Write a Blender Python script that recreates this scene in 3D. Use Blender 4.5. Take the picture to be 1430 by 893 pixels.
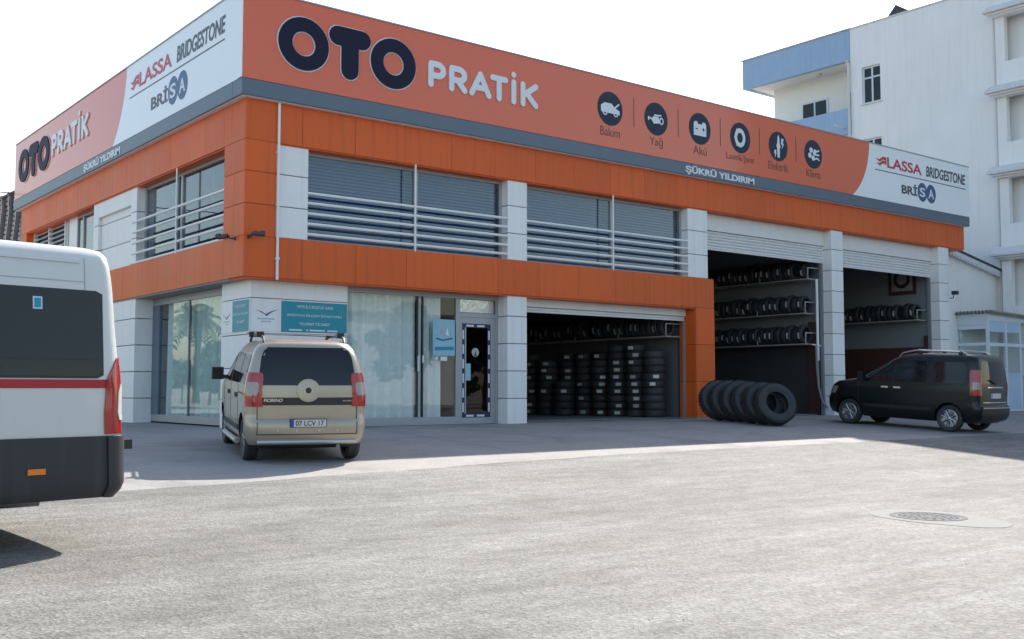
import bpy, bmesh, math, random
from mathutils import Vector, Matrix
random.seed(7)
R = math.radians
sc = bpy.context.scene
for o in list(bpy.data.objects): bpy.data.objects.remove(o)
COL = sc.collection

# ------------------------------------------------------------------ camera, sky, sun, exposure
cam_d = bpy.data.cameras.new('camera'); cam = bpy.data.objects.new('camera', cam_d); COL.objects.link(cam)
cam.location = (-8.98, -20.03, 0.85)
cam.rotation_euler = (R(90 + 3.73), 0, R(-38.4))
cam_d.sensor_fit = 'HORIZONTAL'; cam_d.sensor_width = 36.0; cam_d.lens = 1484.7 / 1430 * 36.0
cam_d.clip_start = 0.05; cam_d.clip_end = 3000
sc.camera = cam
SUN_EL, SUN_AZ = R(36.2), R(60.8)          # azimuth from +Y towards +X
world = bpy.data.worlds.new('World'); sc.world = world; world.use_nodes = True
wn = world.node_tree; wn.nodes.clear()
sky = wn.nodes.new('ShaderNodeTexSky'); sky.sky_type = 'NISHITA'; sky.sun_disc = False
sky.sun_elevation = SUN_EL; sky.sun_rotation = SUN_AZ; sky.air_density = 1.3; sky.dust_density = 1.6; sky.ozone_density = 1.0
bg = wn.nodes.new('ShaderNodeBackground'); bg.inputs['Strength'].default_value = 0.14
wo = wn.nodes.new('ShaderNodeOutputWorld')
wn.links.new(sky.outputs[0], bg.inputs[0]); wn.links.new(bg.outputs[0], wo.inputs[0])
sd = bpy.data.lights.new('sun', 'SUN'); sd.energy = 5.0; sd.angle = R(0.53); sd.color = (1.0, 0.945, 0.86)
so = bpy.data.objects.new('sun', sd); COL.objects.link(so)
sv = Vector((math.sin(SUN_AZ) * math.cos(SUN_EL), math.cos(SUN_AZ) * math.cos(SUN_EL), math.sin(SUN_EL)))
so.rotation_euler = sv.to_track_quat('Z', 'Y').to_euler(); so.location = (0, 0, 40)
sc.view_settings.view_transform = 'Standard'; sc.view_settings.look = 'None'
sc.view_settings.gamma = 1.0; sc.view_settings.use_curve_mapping = False
sc.view_settings.exposure = 0.95
sc.render.engine = 'CYCLES'
sc.cycles.max_bounces = 8; sc.cycles.transparent_max_bounces = 16

# ------------------------------------------------------------------ materials
def nt(name):
    m = bpy.data.materials.new(name); m.use_nodes = True
    n = m.node_tree; n.nodes.clear()
    out = n.nodes.new('ShaderNodeOutputMaterial')
    return m, n, out
def pm(name, col, rough=.5, metal=0, var=.06, vscale=2.0, bump=0, bscale=60, spec=.5, streak=0, coat=0, dirt=None, piece=0):
    m, n, out = nt(name); N = n.nodes.new; Lk = n.links.new
    p = N('ShaderNodeBsdfPrincipled'); Lk(p.outputs[0], out.inputs[0])
    p.inputs['Roughness'].default_value = rough; p.inputs['Metallic'].default_value = metal
    p.inputs['Specular IOR Level'].default_value = spec
    if coat: p.inputs['Coat Weight'].default_value = coat; p.inputs['Coat Roughness'].default_value = .06
    g = N('ShaderNodeNewGeometry')
    no = N('ShaderNodeTexNoise'); no.inputs['Scale'].default_value = vscale; no.inputs['Detail'].default_value = 6
    Lk(g.outputs['Position'], no.inputs['Vector'])
    mx = N('ShaderNodeMix'); mx.data_type = 'RGBA'
    c = Vector(col)
    mx.inputs['A'].default_value = (*[max(0, v * (1 - var)) for v in c], 1); mx.inputs['B'].default_value = (*[min(1, v * (1 + var)) for v in c], 1)
    Lk(no.outputs['Fac'], mx.inputs['Factor'])
    last = mx.outputs['Result']
    if streak:
        mp = N('ShaderNodeMapping'); mp.inputs['Scale'].default_value = (5, 5, .25); Lk(g.outputs['Position'], mp.inputs['Vector'])
        n2 = N('ShaderNodeTexNoise'); n2.inputs['Scale'].default_value = 1.3; n2.inputs['Detail'].default_value = 5; Lk(mp.outputs[0], n2.inputs['Vector'])
        rp = N('ShaderNodeMapRange'); rp.inputs['From Min'].default_value = .5; rp.inputs['From Max'].default_value = .78
        rp.inputs['To Min'].default_value = 0; rp.inputs['To Max'].default_value = streak; Lk(n2.outputs['Fac'], rp.inputs['Value'])
        m2 = N('ShaderNodeMix'); m2.data_type = 'RGBA'; m2.inputs['B'].default_value = (*(dirt or (.09, .08, .07)), 1)
        Lk(rp.outputs[0], m2.inputs['Factor']); Lk(last, m2.inputs['A']); last = m2.outputs['Result']
    if piece:
        oi = N('ShaderNodeObjectInfo'); rp2 = N('ShaderNodeMapRange'); rp2.inputs['To Min'].default_value = 1 - piece; rp2.inputs['To Max'].default_value = 1 + piece * .6
        Lk(oi.outputs['Random'], rp2.inputs['Value']); vm = N('ShaderNodeVectorMath'); vm.operation = 'SCALE'; Lk(last, vm.inputs[0]); Lk(rp2.outputs[0], vm.inputs['Scale']); last = vm.outputs[0]
        rr2 = N('ShaderNodeMapRange'); rr2.inputs['To Min'].default_value = rough * .8; rr2.inputs['To Max'].default_value = min(1, rough * 1.25); Lk(no.outputs['Fac'], rr2.inputs['Value']); Lk(rr2.outputs[0], p.inputs['Roughness'])
    Lk(last, p.inputs['Base Color'])
    if bump:
        n3 = N('ShaderNodeTexNoise'); n3.inputs['Scale'].default_value = bscale; n3.inputs['Detail'].default_value = 4; Lk(g.outputs['Position'], n3.inputs['Vector'])
        b = N('ShaderNodeBump'); b.inputs['Strength'].default_value = bump; b.inputs['Distance'].default_value = .01
        Lk(n3.outputs['Fac'], b.inputs['Height']); Lk(b.outputs[0], p.inputs['Normal'])
    return m
def glass(name, tint, refl=1.0, rough=.01, ior=1.5):
    m, n, out = nt(name); N = n.nodes.new; Lk = n.links.new
    t = N('ShaderNodeBsdfTransparent'); t.inputs[0].default_value = (*tint, 1)
    gl = N('ShaderNodeBsdfGlossy'); gl.inputs['Roughness'].default_value = rough; gl.inputs['Color'].default_value = (refl, refl, refl, 1)
    f = N('ShaderNodeFresnel'); g = N('ShaderNodeNewGeometry')
    io = N('ShaderNodeMapRange'); io.inputs['To Min'].default_value = ior; io.inputs['To Max'].default_value = 1 / ior      # the pane's far face reflects like its near face
    Lk(g.outputs['Backfacing'], io.inputs['Value']); Lk(io.outputs[0], f.inputs['IOR'])
    no = N('ShaderNodeTexNoise'); no.inputs['Scale'].default_value = .8; Lk(g.outputs['Position'], no.inputs['Vector'])
    b = N('ShaderNodeBump'); b.inputs['Strength'].default_value = .04; b.inputs['Distance'].default_value = .05; Lk(no.outputs['Fac'], b.inputs['Height'])
    Lk(b.outputs[0], gl.inputs['Normal'])
    mx = N('ShaderNodeMixShader'); Lk(f.outputs[0], mx.inputs[0]); Lk(t.outputs[0], mx.inputs[1]); Lk(gl.outputs[0], mx.inputs[2]); Lk(mx.outputs[0], out.inputs[0])
    return m

M = {}
M['orange'] = pm('orange_panel', (.71, .118, .018), .45, spec=.35, var=.08, vscale=.9, streak=.42, dirt=(.26, .075, .035), piece=.07, bump=.06, bscale=1.6)
M['orange_sign'] = pm('orange_sign_face', (.72, .135, .055), .14, coat=.2, var=.03, vscale=.5)
M['white_sign'] = pm('white_sign_face', (.84, .87, .89), .25, var=.02, vscale=.5)
M['grey_band'] = pm('slate_grey_band', (.105, .14, .185), .38, var=.06)
M['navy'] = pm('navy_letter', (.010, .011, .034), .55, spec=.2, var=.05)
M['letter_white'] = pm('white_letter', (.72, .74, .78), .35, var=.03)
M['icon_grey'] = pm('icon_disc_grey', (.030, .042, .066), .55, spec=.2, var=.04)
M['ink'] = pm('dark_brown_print', (.085, .04, .035), .4, var=.05)
M['logo_red'] = pm('logo_red', (.50, .03, .045), .35, var=.04)
M['logo_dark'] = pm('logo_dark_grey', (.05, .055, .075), .35, var=.04)
M['logo_blue'] = pm('logo_blue', (.03, .09, .22), .35, var=.04)
M['white_panel'] = pm('white_stone_panel', (.83, .82, .81), .45, var=.06, vscale=1.5, streak=.2, dirt=(.45, .44, .42), piece=.05)
M['joint'] = pm('joint_dark', (.12, .12, .12), .8); M['joint_orange'] = pm('joint_brown', (.22, .06, .025), .8)
M['alu'] = pm('grey_aluminium', (.36, .37, .39), .4, metal=.3, var=.04)
M['alu_light'] = pm('pale_railing_paint', (.80, .80, .80), .4, var=.04)
M['shutter'] = pm('white_shutter', (.76, .75, .74), .42, var=.05, vscale=3, streak=.1, dirt=(.35, .33, .3))
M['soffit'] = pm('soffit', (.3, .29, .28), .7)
M['glass_up'] = glass('upper_glass', (.74, .82, .90), 1.0, ior=1.62)
M['glass_low'] = glass('shop_glass', (.92, .95, .95), 1.0, ior=1.42)
M['glass_side'] = glass('side_shop_glass', (.84, .90, .90), 1.0, ior=1.46)
M['glass_dark'] = glass('door_glass', (.45, .47, .50), 1.0, ior=1.4)
M['blind'] = pm('blue_grey_blind', (.17, .25, .36), .6)
M['curtain'] = pm('pale_curtain', (.80, .83, .81), .9, var=.06, vscale=4)
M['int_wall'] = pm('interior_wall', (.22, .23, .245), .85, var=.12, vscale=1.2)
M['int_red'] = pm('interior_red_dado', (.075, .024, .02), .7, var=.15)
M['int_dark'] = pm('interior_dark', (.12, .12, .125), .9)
M['int_black'] = pm('near_black_wall', (.045, .045, .048), .9, var=.2); M['int_floor'] = pm('workshop_floor', (.18, .18, .18), .7, var=.2)  # near-black base for the middle bay's lower wall
M['teal'] = pm('teal_sign', (.004, .255, .335), .35, var=.04)
M['tape_navy'] = pm('navy_tape', (.02, .02, .08), .4)
M['poster'] = pm('poster_blue', (.28, .50, .62), .5, var=.15, vscale=5)
M['silver_film'] = pm('silver_film', (.62, .62, .60), .22, metal=.8, bump=.7, bscale=7)
M['rubber'] = pm('tyre_rubber', (.034, .035, .038), .62, var=.25, vscale=6, bump=.3, bscale=120, piece=.35)
M['rubber_dusty'] = pm('truck_tyre_rubber', (.028, .029, .032), .60, var=.4, vscale=5, bump=.3, bscale=90, piece=.25)
M['label'] = pm('paper_label', (.52, .51, .48), .7, piece=.35)
M['rail_white'] = pm('rack_paint', (.36, .35, .33), .5, var=.1)
M['black'] = pm('black_plastic', (.018, .018, .02), .45)
M['camera_body'] = pm('camera_housing', (.06, .055, .05), .4)
M['chrome'] = pm('chrome', (.75, .75, .76), .12, metal=1)
M['rim'] = pm('alloy_rim', (.42, .43, .45), .28, metal=.85)
M['rim_dark'] = pm('steel_rim', (.22, .22, .23), .4, metal=.6)
M['car_glass'] = pm('car_glass', (.010, .012, .014), .04, spec=.42, var=.1)
M['champagne'] = pm('champagne_paint', (.41, .352, .272), .32, metal=.45, coat=.5, var=.03, streak=.12, dirt=(.22, .20, .17))
M['dark_green'] = pm('dark_green_paint', (.004, .009, .010), .30, metal=0, spec=.3, coat=.25, var=.03)
M['van_white'] = pm('van_white_paint', (.57, .58, .57), .30, coat=.5, var=.03, vscale=3, streak=.06, dirt=(.4, .38, .33))
M['cladding'] = pm('van_dark_cladding', (.022, .025, .032), .5, var=.15, vscale=3, streak=.4, dirt=(.10, .095, .08))
M['red'] = pm('red_stripe', (.36, .012, .02), .35, var=.05)
M['lamp_red'] = pm('lamp_red', (.36, .010, .012), .16, coat=.8, var=.1, vscale=20)
M['lamp_clear'] = pm('lamp_clear', (.30, .25, .24), .15, coat=.8, var=.15, vscale=20)
M['lamp_white'] = pm('lamp_white', (.62, .60, .57), .2, coat=.6, var=.25, vscale=25); M['amber'] = pm('amber_reflector', (.75, .20, .01), .2, coat=.5)
M['plate'] = pm('plate_white', (.60, .60, .57), .4)
M['plate_blue'] = pm('plate_blue', (.02, .06, .30), .4)
M['ink_black'] = pm('ink_black', (.02, .02, .02), .5)
M['silver_trim'] = pm('silver_trim', (.55, .55, .54), .3, metal=.7)
M['apt_white'] = pm('apartment_render', (.845, .835, .83), .85, var=.07, vscale=.8, streak=.22, dirt=(.55, .55, .56), bump=.2, bscale=30)
M['apt_cream'] = pm('apartment_cream', (.80, .79, .75), .85, var=.05)
M['apt_blue'] = pm('apartment_blue', (.32, .45, .62), .8, var=.08, vscale=1.5, streak=.2, dirt=(.16, .26, .46))
M['apt_trim'] = pm('apartment_trim', (.68, .67, .67), .8, var=.08, streak=.2)
M['pvc'] = pm('pvc_white', (.66, .70, .76), .4, var=.04)
M['pvc_blue'] = pm('pvc_pale_blue', (.46, .60, .76), .4, var=.05)
M['corr'] = pm('corrugated_sheet', (.30, .29, .24), .7, var=.35, vscale=4)
M['dark_roof'] = pm('dark_roofing', (.06, .06, .065), .7, var=.2)
M['tile'] = pm('old_roof_tile', (.15, .125, .11), .85, var=.35, vscale=3)
M['bark'] = pm('bark', (.10, .075, .05), .9, var=.3, vscale=8, bump=.5)
M['leaf'] = pm('leaf', (.055, .10, .03), .6, var=.4, vscale=3)
M['leaf_dark'] = pm('leaf_dark', (.035, .07, .028), .6, var=.4, vscale=3)
M['manhole'] = pm('cast_iron_worn', (.165, .165, .165), .9, metal=0, spec=.05, var=.35, vscale=14)
M['collar'] = pm('manhole_concrete', (.275, .272, .255), .95, spec=.08, var=.08, vscale=4, bump=.2)
M['house_wall'] = pm('house_render', (.55, .52, .47), .85, var=.08)

# concrete lot
def ground_mat(name, cA, cB, fine, streak_col, streak_amt, bump, chips):
    m, n, out = nt(name); N = n.nodes.new; Lk = n.links.new
    p = N('ShaderNodeBsdfPrincipled'); p.inputs['Roughness'].default_value = .88; p.inputs['Specular IOR Level'].default_value = .25; Lk(p.outputs[0], out.inputs[0])
    g = N('ShaderNodeNewGeometry')
    n1 = N('ShaderNodeTexNoise'); n1.inputs['Scale'].default_value = .9; n1.inputs['Detail'].default_value = 8; n1.inputs['Roughness'].default_value = .62; Lk(g.outputs['Position'], n1.inputs['Vector'])
    r1 = N('ShaderNodeMapRange'); r1.inputs['From Min'].default_value = .32; r1.inputs['From Max'].default_value = .68; Lk(n1.outputs['Fac'], r1.inputs['Value'])
    mx = N('ShaderNodeMix'); mx.data_type = 'RGBA'; mx.inputs['A'].default_value = (*cA, 1); mx.inputs['B'].default_value = (*cB, 1); Lk(r1.outputs[0], mx.inputs['Factor'])
    # dusty wheel tracks running along the street
    mp = N('ShaderNodeMapping'); mp.inputs['Rotation'].default_value = (0, 0, R(-9)); mp.inputs['Scale'].default_value = (.22, 1.0, 1); Lk(g.outputs['Position'], mp.inputs['Vector'])
    n2 = N('ShaderNodeTexNoise'); n2.inputs['Scale'].default_value = 1.1; n2.inputs['Detail'].default_value = 9; n2.inputs['Roughness'].default_value = .66; n2.inputs['Distortion'].default_value = .35; Lk(mp.outputs[0], n2.inputs['Vector'])
    r2 = N('ShaderNodeMapRange'); r2.inputs['From Min'].default_value = .42; r2.inputs['From Max'].default_value = .66; r2.inputs['To Max'].default_value = streak_amt; Lk(n2.outputs['Fac'], r2.inputs['Value'])
    m2 = N('ShaderNodeMix'); m2.data_type = 'RGBA'; m2.inputs['B'].default_value = (*streak_col, 1); Lk(r2.outputs[0], m2.inputs['Factor']); Lk(mx.outputs['Result'], m2.inputs['A'])
    # stone chips
    vo = N('ShaderNodeTexVoronoi'); vo.inputs['Scale'].default_value = fine; Lk(g.outputs['Position'], vo.inputs['Vector'])
    hs = N('ShaderNodeMapRange'); hs.inputs['To Min'].default_value = 1 - chips; hs.inputs['To Max'].default_value = 1 + chips
    sp = N('ShaderNodeSeparateColor'); Lk(vo.outputs['Color'], sp.inputs[0]); Lk(sp.outputs[0], hs.inputs['Value'])
    n4 = N('ShaderNodeTexNoise'); n4.inputs['Scale'].default_value = fine * .45; n4.inputs['Detail'].default_value = 6; n4.inputs['Roughness'].default_value = .75; Lk(g.outputs['Position'], n4.inputs['Vector'])
    r4 = N('ShaderNodeMapRange'); r4.inputs['From Min'].default_value = .3; r4.inputs['From Max'].default_value = .7; r4.inputs['To Min'].default_value = 1 - chips; r4.inputs['To Max'].default_value = 1 + chips * .7; Lk(n4.outputs['Fac'], r4.inputs['Value'])
    mu0 = N('ShaderNodeMath'); mu0.operation = 'MULTIPLY'; Lk(hs.outputs[0], mu0.inputs[0]); Lk(r4.outputs[0], mu0.inputs[1])
    n5 = N('ShaderNodeTexNoise'); n5.inputs['Scale'].default_value = 5.5; n5.inputs['Detail'].default_value = 9; n5.inputs['Roughness'].default_value = .8
    mp5 = N('ShaderNodeMapping'); mp5.inputs['Rotation'].default_value = (0, 0, R(-9)); mp5.inputs['Scale'].default_value = (.45, 1, 1); Lk(g.outputs['Position'], mp5.inputs['Vector']); Lk(mp5.outputs[0], n5.inputs['Vector'])
    r5 = N('ShaderNodeMapRange'); r5.inputs['From Min'].default_value = .3; r5.inputs['From Max'].default_value = .7; r5.inputs['To Min'].default_value = 1 - chips * 1.4; r5.inputs['To Max'].default_value = 1 + chips * 1.2; Lk(n5.outputs['Fac'], r5.inputs['Value'])
    mu1 = N('ShaderNodeMath'); mu1.operation = 'MULTIPLY'; Lk(mu0.outputs[0], mu1.inputs[0]); Lk(r5.outputs[0], mu1.inputs[1]); mu0 = mu1
    mu = N('ShaderNodeVectorMath'); mu.operation = 'SCALE'; Lk(m2.outputs['Result'], mu.inputs[0]); Lk(mu0.outputs[0], mu.inputs['Scale'])
    Lk(mu.outputs[0], p.inputs['Base Color'])
    b = N('ShaderNodeBump'); b.inputs['Strength'].default_value = bump; b.inputs['Distance'].default_value = .012
    ad = N('ShaderNodeMath'); ad.operation = 'ADD'; Lk(vo.outputs['Distance'], ad.inputs[0]); Lk(n4.outputs['Fac'], ad.inputs[1])
    Lk(ad.outputs[0], b.inputs['Height']); Lk(b.outputs[0], p.inputs['Normal'])
    return m
M['road'] = ground_mat('gravelly_road', (.133, .128, .117), (.186, .180, .168), 44, (.250, .244, .231), .75, .5, .215)
M['lot'] = ground_mat('concrete_lot', (.275, .255, .24), (.325, .305, .29), 30, (.335, .315, .30), .3, .10, .06)
def add_stains(m, scale, lo, hi, amt):
    n = m.node_tree; N = n.nodes.new; Lk = n.links.new; p = [q for q in n.nodes if q.type == 'BSDF_PRINCIPLED'][0]; src = p.inputs['Base Color'].links[0].from_socket
    g = N('ShaderNodeNewGeometry'); a = N('ShaderNodeTexNoise'); a.inputs['Scale'].default_value = scale; a.inputs['Detail'].default_value = 7; a.inputs['Roughness'].default_value = .6; a.inputs['Distortion'].default_value = .6; Lk(g.outputs['Position'], a.inputs['Vector'])
    r = N('ShaderNodeMapRange'); r.inputs['From Min'].default_value = lo; r.inputs['From Max'].default_value = hi; r.inputs['To Max'].default_value = amt; Lk(a.outputs['Fac'], r.inputs['Value'])
    x = N('ShaderNodeMix'); x.data_type = 'RGBA'; x.inputs['B'].default_value = (.05, .047, .045, 1); Lk(r.outputs[0], x.inputs['Factor']); Lk(src, x.inputs['A']); Lk(x.outputs['Result'], p.inputs['Base Color'])
add_stains(M['lot'], .55, .55, .78, .55); add_stains(M['road'], .35, .60, .85, .35)
M['ground'] = ground_mat('dusty_ground', (.22, .20, .17), (.30, .28, .24), 20, (.34, .31, .27), .4, .3, .2)

# ------------------------------------------------------------------ mesh helpers
class MB:
    def __init__(s): s.v = []; s.f = []
    def quad(s, a, b, c, d):
        i = len(s.v); s.v += [tuple(a), tuple(b), tuple(c), tuple(d)]; s.f.append((i, i + 1, i + 2, i + 3)); return s
    def box(s, x0, x1, y0, y1, z0, z1):
        i = len(s.v)
        s.v += [(x0, y0, z0), (x1, y0, z0), (x1, y1, z0), (x0, y1, z0), (x0, y0, z1), (x1, y0, z1), (x1, y1, z1), (x0, y1, z1)]
        for q in ((3, 2, 1, 0), (4, 5, 6, 7), (0, 1, 5, 4), (1, 2, 6, 5), (2, 3, 7, 6), (3, 0, 4, 7)): s.f.append(tuple(i + k for k in q))
        return s
    def tube(s, pts, r, seg=8, cap=True):
        pts = [Vector(p) for p in pts]; n = len(pts); i0 = len(s.v)
        rs = r if isinstance(r, (list, tuple)) else [r] * n
        prev = None
        for k, p in enumerate(pts):
            d = (pts[min(k + 1, n - 1)] - pts[max(k - 1, 0)]).normalized()
            if prev is None:
                a = d.orthogonal().normalized()
            else:
                a = (prev - d * prev.dot(d)).normalized()
            prev = a; b = d.cross(a)
            for j in range(seg):
                t = 2 * math.pi * j / seg
                s.v.append(tuple(p + (a * math.cos(t) + b * math.sin(t)) * rs[k]))
        for k in range(n - 1):
            for j in range(seg):
                j2 = (j + 1) % seg
                s.f.append((i0 + k * seg + j, i0 + k * seg + j2, i0 + (k + 1) * seg + j2, i0 + (k + 1) * seg + j))
        if cap:
            s.f.append(tuple(i0 + j for j in reversed(range(seg)))); s.f.append(tuple(i0 + (n - 1) * seg + j for j in range(seg)))
        return s
    def lathe(s, prof, axis='y', seg=24, closed=False, origin=(0, 0, 0)):
        i0 = len(s.v); n = len(prof); ox, oy, oz = origin
        for j in range(seg):
            t = 2 * math.pi * j / seg; c, q = math.cos(t), math.sin(t)
            for (r, h) in prof:
                if axis == 'y': s.v.append((ox + r * c, oy + h, oz + r * q))
                elif axis == 'z': s.v.append((ox + r * c, oy + r * q, oz + h))
                else: s.v.append((ox + h, oy + r * c, oz + r * q))
        m = n if closed else n - 1
        for j in range(seg):
            for k in range(m):
                a = i0 + j * n + k; b = i0 + j * n + (k + 1) % n; j2 = (j + 1) % seg
                c = i0 + j2 * n + (k + 1) % n; d = i0 + j2 * n + k
                s.f.append((a, b, c, d))
        return s
    def prism(s, poly, fr, d0, d1):
        """poly: 2D outline; fr(u, v, d) -> world point; extruded from depth d0 to d1"""
        n = len(poly); i0 = len(s.v)
        for d in (d0, d1):
            for (u, v) in poly: s.v.append(tuple(fr(u, v, d)))
        s.f.append(tuple(i0 + k for k in range(n))); s.f.append(tuple(i0 + n + k for k in reversed(range(n))))
        for k in range(n):
            k2 = (k + 1) % n; s.f.append((i0 + k, i0 + k2, i0 + n + k2, i0 + n + k))
        return s
    def mesh(s, name, mat, smooth=None, fix=True):
        me = bpy.data.meshes.new(name); me.from_pydata(s.v, [], s.f)
        if fix:
            bm = bmesh.new(); bm.from_mesh(me); bmesh.ops.recalc_face_normals(bm, faces=bm.faces); bm.to_mesh(me); bm.free()
        if mat: me.materials.append(mat)
        if smooth is not None:
            for p in me.polygons: p.use_smooth = True
            me.set_sharp_from_angle(angle=R(smooth))
        me.update(); return me
WM = {}
LOCAL = set()          # things whose parts are built in the thing's own coordinates
def setparent(o, parent):
    if parent is None: return
    o.parent = parent
    if parent.name in LOCAL: LOCAL.add(o.name)
    else: o.matrix_parent_inverse = WM.get(parent.name, Matrix()).inverted()
def link(name, me, parent=None, loc=None, rot=None):
    o = bpy.data.objects.new(name, me); COL.objects.link(o)
    if loc is not None: o.location = loc
    if rot is not None: o.rotation_euler = rot
    L = Matrix.LocRotScale(o.location, o.rotation_euler, None)
    WM[o.name] = L
    setparent(o, parent); return o
def obj(name, mb, mat, parent=None, smooth=None, **kw):
    return link(name, mb.mesh(name, M[mat] if isinstance(mat, str) else mat, smooth), parent, **kw)
def tag(o, label, cat, group=None, kind=None):
    if label: o['label'] = label
    if cat: o['category'] = cat
    if group: o['group'] = group
    if kind: o['kind'] = kind
    return o
def thing(name, label, cat, loc=(0, 0, 0), rz=0, group=None):
    o = link(name, None, None, loc=loc, rot=(0, 0, rz)); o.empty_display_size = .2
    return tag(o, label, cat, group)
BC = {}
def bx(name, x0, x1, y0, y1, z0, z1, mat, parent=None, bev=0.0):
    """one box piece; alike pieces share their mesh"""
    if x1 < x0: x0, x1 = x1, x0
    if y1 < y0: y0, y1 = y1, y0
    if z1 < z0: z0, z1 = z1, z0
    k = (round(x1 - x0, 4), round(y1 - y0, 4), round(z1 - z0, 4), mat, bev)
    if k not in BC:
        a, b, c = k[0] / 2, k[1] / 2, k[2] / 2
        me = MB().box(-a, a, -b, b, -c, c).mesh(name, M[mat], fix=False)
        if bev:
            bm = bmesh.new(); bm.from_mesh(me); bmesh.ops.bevel(bm, geom=list(bm.edges), offset=bev, segments=1, affect='EDGES'); bm.to_mesh(me); bm.free()
        BC[k] = me
    return link(name, BC[k], parent, loc=((x0 + x1) / 2, (y0 + y1) / 2, (z0 + z1) / 2))
def struct(name, mb, mat, smooth=None): return tag(obj(name, mb, mat, None, smooth), None, None, kind='structure')
FR = lambda u, v, d: (u, -0.17 - d, v)            # front sign plane, d outwards
SR = lambda u, v, d: (-0.17 - d, -u, v)           # side sign plane, u = -Y
def text_mesh(s, fr, u0, v0, width=None, height=None, d=.004, off=0, shear=0, mb=None, thick=.01):
    """lettering as geometry: lower-left corner (u0, v0), scaled to width and height"""
    cu = bpy.data.curves.new('t', 'FONT'); cu.body = s; cu.size = 1; cu.extrude = .5; cu.offset = off; cu.resolution_u = 4; cu.shear = shear
    o = bpy.data.objects.new('t', cu); COL.objects.link(o)
    dg = bpy.context.evaluated_depsgraph_get(); me = bpy.data.meshes.new_from_object(o.evaluated_get(dg))
    vs = [v.co.copy() for v in me.vertices]; fs = [tuple(p.vertices) for p in me.polygons]
    bpy.data.objects.remove(o); bpy.data.curves.remove(cu); bpy.data.meshes.remove(me)
    x0 = min(v.x for v in vs); x1 = max(v.x for v in vs); y0 = min(v.y for v in vs); y1 = max(v.y for v in vs)
    sx = width / (x1 - x0) if width else None; sy = height / (y1 - y0) if height else sx
    if sx is None: sx = sy
    mb = mb or MB(); i0 = len(mb.v)
    for v in vs: mb.v.append(tuple(fr(u0 + (v.x - x0) * sx, v0 + (v.y - y0) * sy, d + (v.z + .5) * thick)))
    for f in fs: mb.f.append(tuple(i0 + k for k in f))
    return mb
def capsule(p, q, w, n=8):
    p = Vector(p); q = Vector(q); d = (q - p); a0 = math.atan2(d.y, d.x) if d.length > 1e-6 else 0; out = []
    for k in range(n + 1): t = a0 - math.pi / 2 + math.pi * k / n; out.append((q.x + w * math.cos(t), q.y + w * math.sin(t)))
    for k in range(n + 1): t = a0 + math.pi / 2 + math.pi * k / n; out.append((p.x + w * math.cos(t), p.y + w * math.sin(t)))
    return out
def strokes(mb, segs, w, fr, d0, d1):
    for i, (p, q) in enumerate(segs): mb.prism(capsule(p, q, w), fr, d0, d1 + i * .0006)
    return mb
def ring(mb, cx, cy, ro, ri, fr, d0, d1, sx=1.0, n=40, a0=0, a1=2 * math.pi):
    full = abs(a1 - a0 - 2 * math.pi) < 1e-6; m = n if full else n + 1; i0 = len(mb.v)
    for k in range(m):
        t = a0 + (a1 - a0) * k / n; c, s = math.cos(t) * sx, math.sin(t)
        for (r, d) in ((ri, d0), (ro, d0), (ro, d1), (ri, d1)): mb.v.append(tuple(fr(cx + r * c, cy + r * s, d)))
    for k in range(n):
        k2 = (k + 1) % m
        for e in range(4):
            e2 = (e + 1) % 4; mb.f.append((i0 + k * 4 + e, i0 + k * 4 + e2, i0 + k2 * 4 + e2, i0 + k2 * 4 + e))
    return mb
def disc_poly(cx, cy, r, sx=1.0, n=32): return [(cx + r * sx * math.cos(2 * math.pi * k / n), cy + r * math.sin(2 * math.pi * k / n)) for k in range(n)]
def clamp(x, a, b): return max(a, min(b, x))
def zg(x, y):
    s = -y
    return -.052 * clamp(s - 2, 0, 5) - clamp(.055 + .0018 * x, .04, .075) * clamp(s - 7, 0, 4.5) - .008 * clamp(s - 11.5, 0, 30)

# ------------------------------------------------------------------ ground, road, lot
def sheet(xs, ys, zf):
    mb = MB(); nx = len(xs)
    for y in ys:
        for x in xs: mb.v.append((x, y, zf(x, y)))
    for j in range(len(ys) - 1):
        for i in range(nx - 1): mb.f.append((j * nx + i, j * nx + i + 1, (j + 1) * nx + i + 1, (j + 1) * nx + i))
    return mb
def rng(a, b, n): return [a + (b - a) * k / n for k in range(n + 1)]
xs = [-1500, -600, -250, -120] + rng(-70, 90, 40) + [140, 300, 700, 1500]
ys = [-1500, -600, -250, -120, -80, -60] + rng(-42, 0, 42) + [10, 20, 40, 80, 160, 400, 900, 1800]
struct('ground', sheet(xs, ys, lambda x, y: zg(x, y) - .03), 'ground')
def seam_y(x):
    pts = [(-80, -9.5), (-12, -8.3), (-5.2, -7.75), (-1.6, -7.35), (1.5, -7.0), (4.5, -6.8), (11, -6.86), (18, -6.88), (90, -6.9)]
    for (a, b), (c, d) in zip(pts, pts[1:]):
        if a <= x <= c: return b + (d - b) * (x - a) / (c - a) + .03 * math.sin(x * 2.3) + .02 * math.sin(x * 7.1)
    return -8
mb = MB(); X_ = rng(-70, 90, 320); V_ = rng(0, 1, 30)
for x in X_:
    ye = seam_y(x) + .2
    for t in V_: y = ye + (-40 - ye) * (t ** 1.4); mb.v.append((x, y, zg(x, y) + .0))
n = len(V_)
for i in range(len(X_) - 1):
    for j in range(n - 1): mb.f.append((i * n + j, i * n + j + 1, (i + 1) * n + j + 1, (i + 1) * n + j))
road = struct('road', mb, 'road', 60)
mb = MB(); X_ = rng(-40, 60, 400); V_ = rng(0, 1, 24)
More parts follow.
